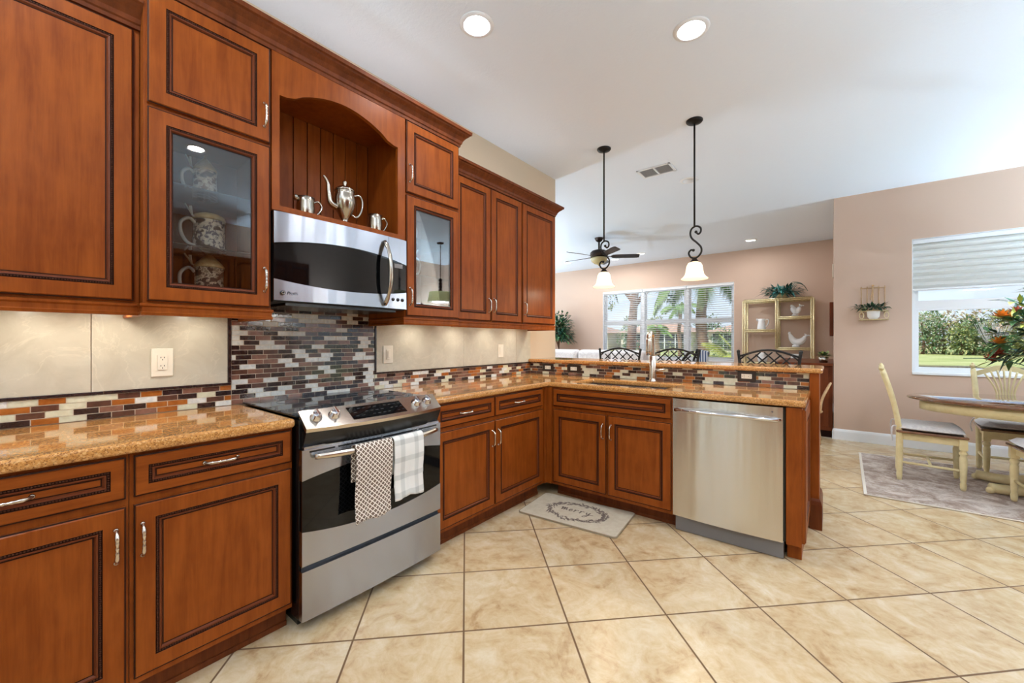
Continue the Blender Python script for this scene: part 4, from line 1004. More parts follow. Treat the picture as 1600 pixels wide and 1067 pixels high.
# pendants over the bar
def pendant(loc, label):
    c = thing('pendant_lamp', label, 'pendant lamp', (0, 0, 0), 'pendant lamps over the bar')
    m = MB(); m.lathe([(.0, 0), (.064, 0), (.064, -.008), (.058, -.016), (.030, -.024), (.012, -.030), (.0, -.032)], n=28); obj('canopy', m, 'iron', c)
    m = MB(); m.tube([(0, 0, -.03), (0, 0, -.875)], .0075, 10); obj('rod', m, 'iron', c)
    A = spline([(.012, 0, -.915), (.030, 0, -.935), (.048, 0, -.918), (.045, 0, -.885), (.012, 0, -.868), (-.022, 0, -.885), (-.032, 0, -.925), (-.018, 0, -.965), (.020, 0, -1.005),
                (.050, 0, -1.045), (.052, 0, -1.085), (.028, 0, -1.118), (.0, 0, -1.128), (-.030, 0, -1.115), (-.044, 0, -1.082), (-.028, 0, -1.058), (-.008, 0, -1.062)], 6)
    m = MB(); m.tube(A, .0075, 8); m.ball(A[0], .012); m.ball(A[-1], .012); obj('scroll', m, 'iron', c)
    m = MB(); m.lathe([(.0, -1.122), (.010, -1.124), (.018, -1.135), (.030, -1.152), (.036, -1.160), (.0, -1.160)], n=20); obj('cap', m, 'bronze', c)
    m = MB(); m.lathe([(.030, -1.160), (.048, -1.168), (.060, -1.192), (.066, -1.230), (.072, -1.262), (.088, -1.284), (.102, -1.294), (.102, -1.300), (.086, -1.291), (.068, -1.266), (.061, -1.230), (.055, -1.194), (.044, -1.172), (.030, -1.165), (.030, -1.160)], n=36)
    obj('glass_shade', m, 'shade', c)
    m = MB(); m.ball((0, 0, -1.235), .030, 14, 8); obj('bulb', m, 'drum_b', c)
    c.location = loc; lamp = lamp_light('pendant_light', c, Vector(loc)+Vector((0, 0, -1.305)), PENDANT_W, .06, (1, .84, .62), 'AREA'); return c
pendant((.752, .79, H), 'left pendant lamp over the bar, its scroll in front of the ceiling fan')
pendant((1.549, .80, H), 'right pendant lamp over the bar with clear scroll against the ceiling')
# ceiling fan
FX, FY_ = -.775, 3.78
c = thing('ceiling_fan', 'dark five-blade ceiling fan with amber glass bowl in the family room', 'ceiling fan', (FX, FY_, H))
m = MB(); m.lathe([(.0, H), (.075, H), (.075, H-.01), (.055, H-.05), (.03, H-.07), (.0, H-.07)], (FX, FY_, 0), 24); obj('canopy', m, 'bronze', c)
m = MB(); m.tube([(FX, FY_, H-.06), (FX, FY_, H-.22)], .016, 12); obj('downrod', m, 'bronze', c)
m = MB(); m.lathe([(.0, H-.20), (.05, H-.205), (.12, H-.225), (.155, H-.26), (.155, H-.31), (.13, H-.345), (.0, H-.345)], (FX, FY_, 0), 28); obj('motor_housing', m, 'bronze', c)
m = MB(); m.lathe([(.13, H-.345), (.15, H-.36), (.13, H-.41), (.08, H-.45), (.02, H-.468), (.012, H-.49), (.0, H-.492)], (FX, FY_, 0), 28); obj('light_bowl', m, 'bowl', c)
for k in range(5):
    a = radians(33)+2*pi*k/5; ca, sa = cos(a), sin(a); m = MB()
    def bp_(r, w, z): return (FX+ca*r-sa*w, FY_+sa*r+ca*w, H+z)
    R_ = [.15, .20, .24, .30, .45, .60, .66, .69]; Wd = [.018, .018, .045, .058, .066, .070, .066, .04]
    top = [[bp_(r, w_*s_, -.322-.016*s_*(w_ > .03)) for s_ in (-1, 0, 1)] for r, w_ in zip(R_, Wd)]
    m.slab(top, [[(p[0], p[1], p[2]-.007) for p in r] for r in top]); obj('blade', m, 'bronze', c)

# ------------------------------------------------------------------ window coverings
def slat_blind(label, x0, x1, z1, z0):
    c = thing('slat_blind', label, 'window blind', ((x0+x1)/2, YF+.035, z1), 'slatted blinds on the family room window'); y = YF+.035
    m = MB(); m.box(x0, x1, y-.026, y+.026, z1-.045, z1); obj('headrail', m, 'blind', c)
    m = MB(); z = z1-.07
    while z > z0+.03:
        m.prism([(x0+.004, y-.024, z+.0028), (x0+.004, y+.024, z-.0028), (x0+.004, y+.024, z-.0003), (x0+.004, y-.024, z+.0053)], (x1-x0-.008, 0, 0)); z -= .044
    obj('slats', m, 'blind', c)
    m = MB(); m.box(x0+.004, x1-.004, y-.024, y+.024, z0, z0+.02); obj('bottom_rail', m, 'blind', c)
    m = MB()
    for u in (.12, .88):
        x = x0+(x1-x0)*u; m.tube([(x, y-.027, z1-.04), (x, y-.027, z0+.01)], .0018, 5)
    obj('lift_cords', m, 'blind', c)
slat_blind('left white slat blind on the family room window', WX0+.012, -1.012, WZ1-.01, WZ0+.02)
slat_blind('middle white slat blind on the family room window', -.998, -.042, WZ1-.01, WZ0+.02)
slat_blind('right white slat blind on the family room window', -.028, WX1-.012, WZ1-.01, WZ0+.02)
c = thing('pleated_shade', 'white pleated shade lowered over the top of the dining window', 'window shade', ((RX0+RX1)/2, YR+.03, RZ1))
m = MB(); m.box(RX0+.010, RX1-.010, YR+.006, YR+.052, RZ1-.055, RZ1-.010); obj('headrail', m, 'white', c, bevel=.003)
m = MB(); n_ = 14; zt, zb = RZ1-.055, 1.845; row = []
for k in range(n_+1): row.append((YR+.012 if k % 2 else YR+.048, zt-(zt-zb)*k/n_))
m.grid([[(x, y, z) for y, z in row] for x in (RX0+.012, RX1-.012)], False); obj('pleats', m, 'pleat', c, flip=False)
m = MB(); m.box(RX0+.012, RX1-.012, YR+.010, YR+.050, 1.822, 1.845); obj('bottom_rail', m, 'white', c, bevel=.003)
m = MB()
for x in (3.42, 3.70+.18, 4.45):
    for k in range(7): m.ball((x, YR+.010, 2.33-.074*k), .004, 6, 4)
obj('cord_knots', m, 'white', c)

# ------------------------------------------------------------------ family room
def bar_stool():
    c = thing('bar_stool', '', 'bar stool', (0, 0, 0), 'lattice-back bar stools')   # seat faces -y, towards the bar
    m = MB(); m.lathe([(0, .72), (.19, .72), (.20, .735), (.20, .755), (.18, .775), (0, .785)], n=24); obj('seat', m, 'sofa', c)
    for sx_ in (-1, 1):
        for sy_ in (-1, 1):
            m = MB(); m.tube([(sx_*.15, sy_*.14, .72), (sx_*.19, sy_*.19, .35), (sx_*.215, sy_*.215, .0)], .012, 8); obj('leg', m, 'iron', c)
    m = MB(); m.tube([(.19*cos(a), .19*sin(a), .28) for a in [i*pi/12 for i in range(24)]], .009, 8, closed=True); obj('foot_ring', m, 'iron', c)
    m = MB(); w = .215
    for s_ in (-1, 1): m.tube(spline([(s_*.15, .15, .70), (s_*.20, .19, .86), (s_*w, .205, 1.05), (s_*(w+.012), .215, 1.145)], 4), .012, 8).ball((s_*(w+.012), .215, 1.15), .015)
    top = lambda u: 1.110+.055*cos(u*pi/2)**1.2-.0*u
    m.tube([(u*w, .207, top(u)) for u in [k/12-1 for k in range(25)]], .009, 8)
    m.tube([(u*w*.9, .19, .90) for u in (-1, 0, 1)], .008, 8)
    for i in range(-4, 5):                          # diagonal lattice, cut at the rails
        for s_ in (-1, 1):
            pts = []
            for k in range(13):
                u = i*.4-.6*s_*(-1)+s_*k/12*1.2-s_*1.2 if False else i*.4+s_*(k/12-.5)*1.3
                z = .90+.27*k/12
                if abs(u) <= 1 and z <= top(u)+.002: pts.append((u*w, .20, z))
            if len(pts) > 1: m.tube(pts, .006, 6)
    obj('lattice_backrest', m, 'iron', c); return c
s0 = bar_stool()
for i, (x, lb) in enumerate(((.66, 'lattice-back bar stool at the left end of the bar'), (1.225, 'lattice-back bar stool behind the faucet'), (2.005, 'lattice-back bar stool in front of the brass shelf'))):
    o_ = s0 if i == 0 else dup(s0)
    o_.location = (x, 1.10+.04, 0); o_['label'] = lb
# sofa
c = thing('sofa', 'pale cloth sofa under the family room window behind the bar', 'sofa', (-1.75, 5.2, 0)); x0, x1 = -3.05, -.25
m = MB(); m.box(x0, x1, 4.85, 5.75, .08, .42); obj('base', m, 'sofa', c, bevel=.04, bseg=3)
m = MB(); m.box(x0, x1, 5.50, 5.78, .30, .92); obj('back', m, 'sofa', c, bevel=.07, bseg=4)
for s_, a in (('arm', x0), ('arm', x1-.24)):
    m = MB(); m.box(a, a+.24, 4.85, 5.75, .08, .66); obj(s_, m, 'sofa', c, bevel=.08, bseg=4)
w_ = (x1-x0-.48)/3
for k in range(3):
    a = x0+.24+w_*k
    m = MB(); m.box(a+.01, a+w_-.01, 4.83, 5.5, .40, .56); obj('seat_cushion', m, 'sofa', c, bevel=.06, bseg=4)
    m = MB(); m.box(a+.01, a+w_-.01, 5.22, 5.52, .52, 1.045); obj('back_cushion', m, 'sofa', c, bevel=.09, bseg=5)
c = thing('armchair', 'dark-framed armchair with blue striped back seen past the middle stool', 'armchair', (.62, 4.6, 0))
m = MB(); m.box(.40, .95, 4.35, 4.90, .30, .46); obj('seat', m, 'stripe', c, bevel=.05, bseg=4)
m = MB(); m.prism([(.60, 4.30, .46), (.83, 4.30, .46), (.875, 4.28, 1.07), (.72, 4.28, 1.11)], (0, .10, 0)); obj('backrest', m, 'stripe', c, bevel=.02, bseg=3)
m = MB(); m.tube(spline([(.40, 4.40, .46), (.43, 4.33, .8), (.56, 4.30, 1.02), (.66, 4.29, 1.06)], 5), .022, 8); m.tube(spline([(.60, 4.30, .46), (.63, 4.29, .8), (.72, 4.28, 1.11)], 5), .018, 8); obj('back_frame', m, 'iron', c)
for a in (.44, .91):
    for b in (4.40, 4.86):
        m = MB(); m.tube([(a, b, .30), (a, b, 0)], [.022, .016], 8); obj('leg', m, 'iron', c)
# brass shelf unit
c = thing('brass_etagere', 'open brass shelf unit with white ornaments against the far wall', 'shelf unit', (1.63, 6.20, 0))
ex0, ex1, exm, ey0, ey1 = 1.115, 2.165, 1.645, 6.06, 6.38
def dbl(m, x, y, z0, z1):
    for dx in (-.016, .016): m.tube([(x+dx, y, z0), (x+dx, y, z1)], .013, 8)
for x in (ex0, ex1):
    for y in (ey0, ey1):
        m = MB(); dbl(m, x, y, 0, 2.0); obj('post', m, 'brass', c)
for y in (ey0, ey1):
    m = MB(); dbl(m, exm, y, 1.10, 2.0); obj('post', m, 'brass', c)
def shelf_(x0, x1, z):
    m = MB()
    for y in (ey0, ey1):
        for dz in (-.014, .014): m.tube([(x0, y, z+dz), (x1, y, z+dz)], .013, 8)
    for x in (x0, x1): m.tube([(x, ey0, z), (x, ey1, z)], .013, 8)
    g = obj('shelf_frame', m, 'brass', c)
    m = MB(); m.box(x0, x1, ey0, ey1, z+.027, z+.033); obj('glass_shelf', m, 'glass', g)
shelf_(ex0, ex1, 1.995); shelf_(ex0, exm, 1.43); shelf_(exm, ex1, 1.66); shelf_(exm, ex1, 1.10); shelf_(ex0, ex1, .82); shelf_(ex0, ex1, .25)
# ornaments
m = MB(); X, Y, Z = 1.385, 6.22, 1.464
c = thing('white_pitcher', 'white ceramic pitcher on the left brass shelf', 'pitcher', (X, Y, Z))
m.lathe([(0, 0), (.070, 0), (.072, .01), (.066, .08), (.054, .15), (.062, .195), (.058, .195), (.050, .15), (.06, .08), (.06, .01), (0, .012)], (X, Y, Z), 24); m.tube([(X-.050, Y, Z+.165), (X-.075, Y, Z+.190), (X-.088, Y, Z+.197)], [.026, .018, .008], 10); obj('body', m, 'white_gl', c)
m = MB(); m.tube(spline([(X+.055, Y, Z+.17), (X+.10, Y, Z+.185), (X+.115, Y, Z+.14), (X+.09, Y, Z+.07), (X+.062, Y, Z+.045)], 5), .009, 8); obj('handle', m, 'white_gl', c)
def hen(label, x, y, z, s_, flip=1, tall=True):
    c = thing('ceramic_hen' if not tall else 'ceramic_rooster', label, 'ornament', (x, y, z)); m = MB()
    P = lambda a, b: (x+flip*a*s_, y, z+b*s_)
    m.lathe([(0, 0), (.055*s_, 0), (.06*s_, .02*s_), (.035*s_, .05*s_), (.03*s_, .08*s_)], (x, y, z), 16)
    if tall: m.tube(spline([P(-.10, .245), P(-.085, .21), P(-.055, .14), P(0, .09), P(.07, .10), P(.12, .15), P(.135, .20)], 6), [.012+.0*k for k in range(3)]+[.024*s_+.04*s_*sin(pi*k/33)**1.2 for k in range(34)], 12)
    else: m.tube(spline([P(-.06, .21), P(-.04, .19), P(-.02, .14), P(.02, .10), P(.06, .14), P(.075, .19)], 6), [.012*s_]*2+[.028*s_+.038*s_*sin(pi*k/28) for k in range(29)], 12)
    obj('body', m, 'white_gl', c, flip=False)
    m = MB(); hp = P(-.10, .245) if tall else P(-.06, .21)
    m.ball(hp, .024*s_); m.leaf((hp[0]-flip*.018*s_, y, hp[2]), (-flip, 0, -.2), .03*s_, .014*s_)
    for k in range(3): m.ball((hp[0]+flip*(k-1)*.012*s_, y, hp[2]+.026*s_), .010*s_, 8, 5)
    obj('head', m, 'white_gl', c)
    m = MB(); tp = P(.12, .16) if tall else P(.065, .17)
    for k in range(5): m.tube(spline([tp, (tp[0]+flip*(.02+.012*k)*s_, y, tp[2]+.05*s_), (tp[0]+flip*(.01+.02*k)*s_, y, tp[2]+(.085-.012*k)*s_)], 4), .010*s_, 6)
    obj('tail', m, 'white_gl', c)
hen('small white ceramic hen on the upper right brass shelf', 1.905, 6.22, 1.694, .85, 1, False)
hen('white ceramic rooster on the lower right brass shelf', 1.92, 6.22, 1.134, .98, 1, True)
m = MB(); m.lathe([(0, 0), (.07, 0), (.085, .06), (.06, .13), (.07, .17), (.0, .17)], (1.40, 6.22, .854), 20); single('ceramic_jar', m, 'white_gl', 'white jar low on the brass shelf, seen through the right stool', 'jar')
m = MB(); m.lathe([(0, 0), (.06, 0), (.09, .09), (.085, .15), (0, .15)], (1.93, 6.22, .854), 20); single('ceramic_planter', m, 'white_gl', 'white planter low on the brass shelf, beside the right stool post', 'planter')
def bushy(c, center, R_, n, L, Wd, mats, seed, squash=.7, droop=.5, name='foliage', upb=.35):
    rnd = random.Random(seed); m = MB(); k_ = len(mats)
    for i in range(n):
        m.mi = i % k_
        a = rnd.uniform(0, 2*pi); el = rnd.uniform(-.25, 1.0); d_ = Vector((cos(a)*cos(el), sin(a)*cos(el), sin(el)*squash+upb*.3))
        p = Vector(center)+Vector((d_.x*R_[0], d_.y*R_[1], d_.z*R_[2]))*rnd.uniform(.15, .8)
        m.leaf(p, d_+Vector((rnd.uniform(-.4, .4), rnd.uniform(-.4, .4), rnd.uniform(-.3, .3))), L*rnd.uniform(.7, 1.25), Wd*rnd.uniform(.7, 1.2), droop=droop*rnd.random())
    return obj(name, m, mats, c, flip=False)
c = thing('potted_fern', 'teal-green leafy plant on top of the brass shelf', 'plant', (1.70, 6.22, 2.028))
m = MB(); m.lathe([(0, 0), (.08, 0), (.11, .08), (.10, .08), (0, .07)], (1.70, 6.22, 2.029), 16); obj('pot', m, 'brass', c)
bushy(c, (1.70, 6.20, 2.13), (.34, .16, .16), 300, .16, .035, ['leaf_teal', 'leaf_d', 'leaf_teal'], 5, droop=.9)
m = MB()
for k in range(4): m.tube(spline([(1.78, 6.2, 2.15), (1.85+.03*k, 6.18, 2.30-.01*k), (1.98+.02*k, 6.16, 2.29-.02*k), (2.05+.015*k, 6.15, 2.22-.03*k)], 5), .004, 5)
obj('trailing_stems', m, 'leaf_d', c)
# ficus
c = thing('ficus_tree', 'dark green leafy indoor tree in the family room corner', 'plant', (-2.95, 5.95, 0))
m = MB(); m.lathe([(0, 0), (.15, 0), (.19, .32), (.17, .32), (0, .29)], (-2.95, 5.95, 0), 20); obj('pot', m, 'wicker', c)
m = MB()
for k in range(3): m.tube(spline([(-2.95+.03*k, 5.95, .28), (-2.98+.05*k, 5.97, .8), (-2.92-.04*k, 5.93, 1.3), (-2.95+.06*k, 5.95, 1.7)], 5), .014, 7)
obj('trunk', m, 'bark2', c)
bushy(c, (-2.95, 5.92, 1.38), (.50, .40, .85), 1700, .115, .05, ['leaf_d', 'leaf_d', 'leaf_g'], 9, squash=1.0, droop=.9, upb=0)
# desk, chair, succulent, wall picture
c = thing('built_in_desk', 'dark cherry built-in desk with panelled end behind the bar', 'desk', (2.12, 4.6, 0))
m = MB(); m.box(1.86, 2.440, 3.86, 5.35, .09, .92); obj('carcass', m, 'desk', c)
m = MB(); m.box(1.88, 2.425, 3.90, 5.33, 0, .09); obj('toe_kick', m, 'glaze', c)
m = MB(); m.box(1.82, 2.444, 3.83, 5.38, .9205, .957); obj('desk_top', m, 'desk', c, bevel=.004)
m = MB(); m.box(1.90, 2.40, 3.849, 3.8595, .14, .88); obj('end_panel', m, 'desk', c, bevel=.004)
c = thing('wooden_side_chair', 'pale bow-back wooden chair in front of the dark desk', 'chair', (2.27, 3.52, 0))
cx_, cy_ = 2.235, 3.50; sz = .375
m = MB(); m.lathe([(0, sz-.012), (.15, sz-.012), (.162, sz), (.155, sz+.018), (0, sz+.012)], (cx_-.05, cy_, 0), 24); obj('seat', m, 'pine', c)
for a, b, da, db in ((.03, -.10, .055, -.05), (.03, .10, .055, .05), (-.15, -.10, -.05, -.05), (-.15, .10, -.05, .05)):
    m = MB(); m.tube([(cx_+a, cy_+b, sz-.01), (cx_+a+da*.5, cy_+b+db*.5, sz*.5), (cx_+a+da, cy_+b+db, 0)], [.013, .017, .011], 8); obj('leg', m, 'pine', c)
m = MB(); m.tube(spline([(cx_+.085, cy_-.12, sz+.01), (cx_+.105, cy_-.12, sz+.16), (cx_+.155, cy_-.085, sz+.29), (cx_+.185, cy_, sz+.355), (cx_+.155, cy_+.085, sz+.29), (cx_+.105, cy_+.12, sz+.16), (cx_+.085, cy_+.12, sz+.01)], 6), .012, 8); obj('back_bow', m, 'pine', c)
for b in (-.05, 0, .05):
    m = MB(); m.tube([(cx_+.085, cy_+b, sz+.01), (cx_+.11, cy_+b, sz+.17), (cx_+.172, cy_+b*.9, sz+.33)], .007, 6); obj('spindle', m, 'pine', c)
c = thing('potted_succulent', 'small succulent in a grey pot on the desk end', 'plant', (2.345, 3.98, .957))
m = MB(); m.lathe([(0, 0), (.042, 0), (.056, .075), (.050, .075), (0, .065)], (2.345, 3.98, .9575), 14); obj('pot', m, 'pewter', c)
bushy(c, (2.345, 3.98, 1.045), (.075, .075, .06), 90, .055, .028, ['leaf_succ', 'leaf_y', 'leaf_g'], 4, droop=.2)
m = MB(); m.box(2.405, 2.449, 4.40, 5.10, 1.31, 1.78); single('framed_wall_mirror', m, 'desk', 'dark framed piece on the side wall, seen edge-on', 'mirror', bevel=.006)
m = MB(); m.box(2.436, 2.4495, 4.22, 4.32, 2.10, 2.28); single('wall_thermostat', m, 'white_pl', 'small white wall box above the dark framed piece', 'thermostat', bevel=.004)

# ------------------------------------------------------------------ dining corner
m = MB(); R = [(2.635, 1.60), (5.3, 1.66), (5.33, 3.20), (2.665, 3.16)]
c = thing('area_rug', 'worn grey-brown rug with pale edge under the dining table', 'rug', (3.98, 2.4, 0))
ins = lambda p, k: (p[0]+(3.98-p[0])*k, p[1]+(2.4-p[1])*k)
m.prism([(a, b, .001) for a, b in [ins(p, .012) for p in R]], (0, 0, .009)); obj('pile', m, 'rug', c)
m = MB(); m.tube([(a, b, .006) for a, b in R], .0055, 6, closed=True, flat=1); 
for (a, b), (a2, b2) in ((R[0], R[3]),):
    q, q2 = ins((a, b), .014), ins((a2, b2), .014); m._add([(a, b, .009), q+(.0105,), q2+(.0105,), (a2, b2, .009)], [(0, 1, 2, 3)], False)
obj('bound_edge', m, 'rug_e', c, flip=False)
RZ = .0105
def dining_chair():
    c = thing('dining_chair', '', 'chair', (0, 0, 0), 'cream dining chairs')        # front faces +y
    sh = .445
    m = MB(); top = [(-.245, .215), (.245, .215), (.215, -.215), (-.215, -.215)]
    m.prism([(a, b, sh-.022) for a, b in top], (0, 0, .022)); obj('seat', m, 'ttop', c, bevel=.008, bseg=3)
    m = MB()
    m.prism([(-.20, .195, sh-.09), (.20, .195, sh-.09), (.20, .195, sh-.022), (-.20, .195, sh-.022)], (0, -.02, 0))
    for s_ in (-1, 1): m.prism([(s_*.205, .19, sh-.085), (s_*.178, -.19, sh-.085), (s_*.178, -.19, sh-.022), (s_*.205, .19, sh-.022)], (-s_*.018, 0, 0))
    m.box(-.17, .17, -.20, -.18, sh-.085, sh-.022); obj('apron', m, 'cream', c, bevel=.002)
    for s_ in (-1, 1):
        m = MB(); m.lathe([(0, 0), (.014, 0), (.019, .02), (.021, .05), (.016, .065), (.019, .08), (.0235, .20), (.024, .27), (.018, .285), (.026, .30), (.026, .31), (.018, .325), (.024, .335)], (s_*.205, .185, 0), 14); m.box(s_*.205-.024, s_*.205+.024, .161, .209, .333, sh-.022); obj('leg', m, 'cream', c)
        m = MB(); pts = spline([(s_*.178, -.195, 0), (s_*.180, -.19, .25), (s_*.183, -.195, sh), (s_*.190, -.235, .70), (s_*.197, -.305, .965)], 5); m.tube(pts, [.016]+[.021]*(len(pts)-2)+[.016], 10)
        m.ball((s_*.198, -.312, .985), .022, 10, 6); m.ball((s_*.198, -.314, 1.006), .012, 8, 5); obj('leg', m, 'cream', c)
        m = MB(); m.tube([(s_*.203, .18, .16), (s_*.180, -.19, .16)], .011, 8); obj('stretcher', m, 'cream', c)
    m = MB(); m.tube([(-.193, 0, .16), (.193, 0, .16)], .011, 8); obj('stretcher', m, 'cream', c)
    m = MB(); n_ = 16; prof = lambda u: .930+.070*cos(u*pi/2)**1.3
    yb = lambda z: -.195-.11*((z-sh)/.52)**1.3
    G0 = []; G1 = []
    for k in range(n_+1):
        u = k/n_*2-1; z1 = prof(u); z0_ = z1-.042-.012*cos(u*pi/2)
        G0.append([(u*.192, yb(z1)+.011, z0_), (u*.192, yb(z1)+.009, z1)]); G1.append([(u*.192, yb(z1)-.011, z0_), (u*.192, yb(z1)-.013, z1)])
    m.slab(G0, G1, True); obj('crest_rail', m, 'cream', c)
    m = MB(); m.tube([(-.187, yb(.62), .615), (0, yb(.62)-.006, .625), (.187, yb(.62), .615)], .014, 8); obj('back_rail', m, 'cream', c)
    for k in range(7):
        u = (k-3)/3; z1 = prof(u*.62)-.045
        m = MB(); m.tube(spline([(u*.045, yb(.62)-.004, .62), (u*.062, yb(.78), .77), (u*.125, yb(z1), z1)], 5), .0075, 7); obj('spindle', m, 'cream', c)
    for k in range(5):
        u = (k-2)/2; m = MB(); m.tube([(u*.075, -.205, sh-.01), (u*.045, yb(.62)-.002, .62)], .0075, 7); obj('spindle', m, 'cream', c)
    return c
def seat_pad():
    m = MB(); n_ = 12; top, bot = [], []
    for i in range(n_+1):
        a, b = [], []
        for j in range(n_+1):
            u, v = i/n_*2-1, j/n_*2-1; w = .235+.012*v
            e_ = (max(abs(u), abs(v))); th = .042*(1-e_**5)**.5 if e_ < 1 else 0
            dimple = .010*math.exp(-((u*.8)**2+(v*.8)**2)*5)
            rx = u*w*(1-.06*v*v*(abs(u))); ry = v*.205*(1-.05*u*u)
            a.append((rx, ry, .022+th*.8-dimple)); b.append((rx, ry, .018-th*.40))
        top.append(a); bot.append(b)
    m.slab(top, bot, True)
    for s_ in (-1, 1): m.tube(spline([(s_*.19, -.195, .02), (s_*.205, -.235, .03), (s_*.225, -.245, -.03), (s_*.215, -.24, -.10)], 4), .006, 6)
    return obj('seat_cushion', m, 'cushion', None)
ch0 = dining_chair(); pad0 = seat_pad()
spots = [((3.108, 2.405, RZ), -pi/2-.07, 'cream spindle-back dining chair seen from the side at the table end', 'grey tied cushion on the chair at the left end of the table'),
         ((3.725, 2.955, RZ), pi, 'cream dining chair under the window with its fan back above the table', 'grey tied cushion on the chair under the window'),
         ((3.735, 1.93, RZ), 0, 'cream dining chair at the right photo edge, only a front corner in view', 'cushion on the nearest chair, cut off by the right photo edge')]
for i, (p, rz, lb, lb2) in enumerate(spots):
    o_ = ch0 if i == 0 else dup(ch0); o_.location = p; o_.rotation_euler = (0, 0, rz); o_['label'] = lb
    q = pad0 if i == 0 else dup(pad0); q.location = (p[0], p[1], p[2]+.447); q.rotation_euler = (0, 0, rz); tag(q, lb2, 'cushion', 'grey seat cushions')
TX, TY, TA, TB = 4.10, 2.45, 1.13, .56
c = thing('dining_table', 'oval pedestal table with brown top and cream apron', 'table', (TX, TY, RZ))
m = MB(); m.lathe([(0, .722), (.985, .722), (1.0, .730), (1.0, .742), (.985, .750), (0, .7505)], (TX, TY, 0), 64, sq=(TA, TB)); obj('tabletop', m, 'ttop', c)
m = MB(); m.lathe([(.90, .635), (.925, .635), (.925, .7215), (.90, .7215), (.90, .635)], (TX, TY, 0), 64, sq=(TA, TB)); obj('apron', m, 'cream', c)
m = MB(); m.lathe([(0, .14), (.10, .14), (.12, .18), (.09, .24), (.115, .34), (.12, .44), (.07, .56), (.09, .64), (.16, .70), (.16, .7215), (0, .7215)], (TX, TY, 0), 24); obj('pedestal', m, 'cream', c)
for a in (radians(198), radians(162), radians(18), radians(-18)):
    m = MB(); pts = [(TX+cos(a)*r, TY+sin(a)*r, z) for r, z in ((.06, .24), (.18, .22), (.32, .13), (.46, .065), (.60, .052), (.70, .062))]
    m.tube(spline(pts, 5), [.055-.018*k/25 for k in range(26)], 10); e_ = pts[-1]; m.ball((e_[0], e_[1], RZ+.0285), .028, 10, 6); obj('foot', m, 'cream', c, flip=False)
# flowers on the table
c = thing('flower_arrangement', 'leafy silk flower arrangement on the table at the right photo edge', 'flowers', (3.85, 2.42, .7515)); X, Y, Z = 3.85, 2.42, .752
m = MB(); m.lathe([(0, 0), (.09, 0), (.13, .08), (.11, .17), (.085, .20), (.10, .22), (.09, .22), (0, .19)], (X, Y, Z), 20); obj('vase', m, 'white_gl', c)
rnd = random.Random(12); m = MB(); tips = []
for k in range(60):
    a = rnd.uniform(0, 2*pi); r = rnd.uniform(.10, .46); h_ = rnd.uniform(.22, .90)*(1.12-r)
    tip = Vector((X+cos(a)*r, Y+sin(a)*r*.9, Z+.15+h_)); mid = Vector((X+cos(a)*r*.35, Y+sin(a)*r*.35, Z+.28+h_*.6)); tips.append((mid, tip)); m.tube(spline([(X, Y, Z+.18), mid, tip], 4), .003, 5)
m.tube(spline([(X-.1, Y-.05, Z+.25), (X-.35, Y-.1, Z+.34), (X-.55, Y-.1, Z+.345)], 5), .004, 5)
obj('stems', m, 'leaf_d', c)
m = MB()
tips = sorted(tips, key=lambda q: q[1].x)
for mid, tip in tips:
    d_ = (tip-mid).normalized()
    for k in range(13):
        m.mi = rnd.choice([0, 0, 1, 1, 2]); p = mid.lerp(tip, rnd.uniform(.2, 1)); m.leaf(p, d_+Vector((rnd.uniform(-1, 1), rnd.uniform(-1, 1), rnd.uniform(-.6, .7))), rnd.uniform(.09, .17), rnd.uniform(.03, .055), droop=rnd.random()*.5)
obj('leaves', m, ['leaf_d', 'leaf_g', 'leaf_y'], c, flip=False)
for mt_, ks, nm in (('fl_or', (1, 4, 8, 15, 21, 33, 40, 52), 'yellow_orange_flower'), ('fl_rd', (2, 6, 12, 27, 38, 44), 'rust_flower')):
    for k in ks:
        m = MB(); tp = tips[k][1]
        for j in range(22):
            a = j*2.4; e_ = 1.3-j*.055; m.leaf(tp, (cos(a)*cos(e_), sin(a)*cos(e_), sin(e_)), .075, .036, fold=.4)
        o_ = obj('flower', m, mt_, c, flip=False); o_['label'] = nm.replace('_', ' ')
# wall planter
c = thing('wall_planter_rack', 'cream wire wall rack holding the small white pot', 'wall rack', (2.80, YR-.06, 1.49)); yb_ = YR-.008
m = MB()
for k in range(5): m.tube([(2.715+.053*k, yb_, 1.905), (2.715+.053*k, yb_, 1.56)], .0042, 6)
m.tube([(2.705, yb_, 1.885), (2.937, yb_, 1.885)], .0045, 6); m.ball((2.821, yb_-.006, 1.912), .013)
m.tube(spline([(2.821, yb_-.006, 1.905), (2.812, yb_-.008, 1.82), (2.80, yb_-.01, 1.74)], 4), .005, 6)
obj('back_grille', m, 'pine', c)
m = MB(); y0, y1 = YR-.15, YR-.010
for z in (1.497, 1.60): m.tube([(2.69, y0+.03, z), (2.72, y0, z), (2.92, y0, z), (2.95, y0+.03, z), (2.95, y1, z), (2.69, y1, z)], .004, 6, closed=True)
for x in (2.71, 2.93):
    m.tube([(x+.02*cos(a), y0-.002, 1.545+.036*sin(a)) for a in [i*pi/9 for i in range(18)]], .0035, 5, closed=True)
for k in range(5): m.tube([(2.72+.05*k, y0, 1.497), (2.72+.05*k, y1, 1.497)], .0035, 5)
obj('tray', m, 'cream', c)
c = thing('potted_ivy', 'small white pot of dark green ivy in the wire wall rack', 'plant', (2.82, YR-.085, 1.502))
m = MB(); m.lathe([(0, 0), (.036, 0), (.056, .03), (.060, .085), (.064, .10), (.056, .10), (0, .09)], (2.82, YR-.085, 1.5015), 20); obj('pot', m, 'white_gl', c)
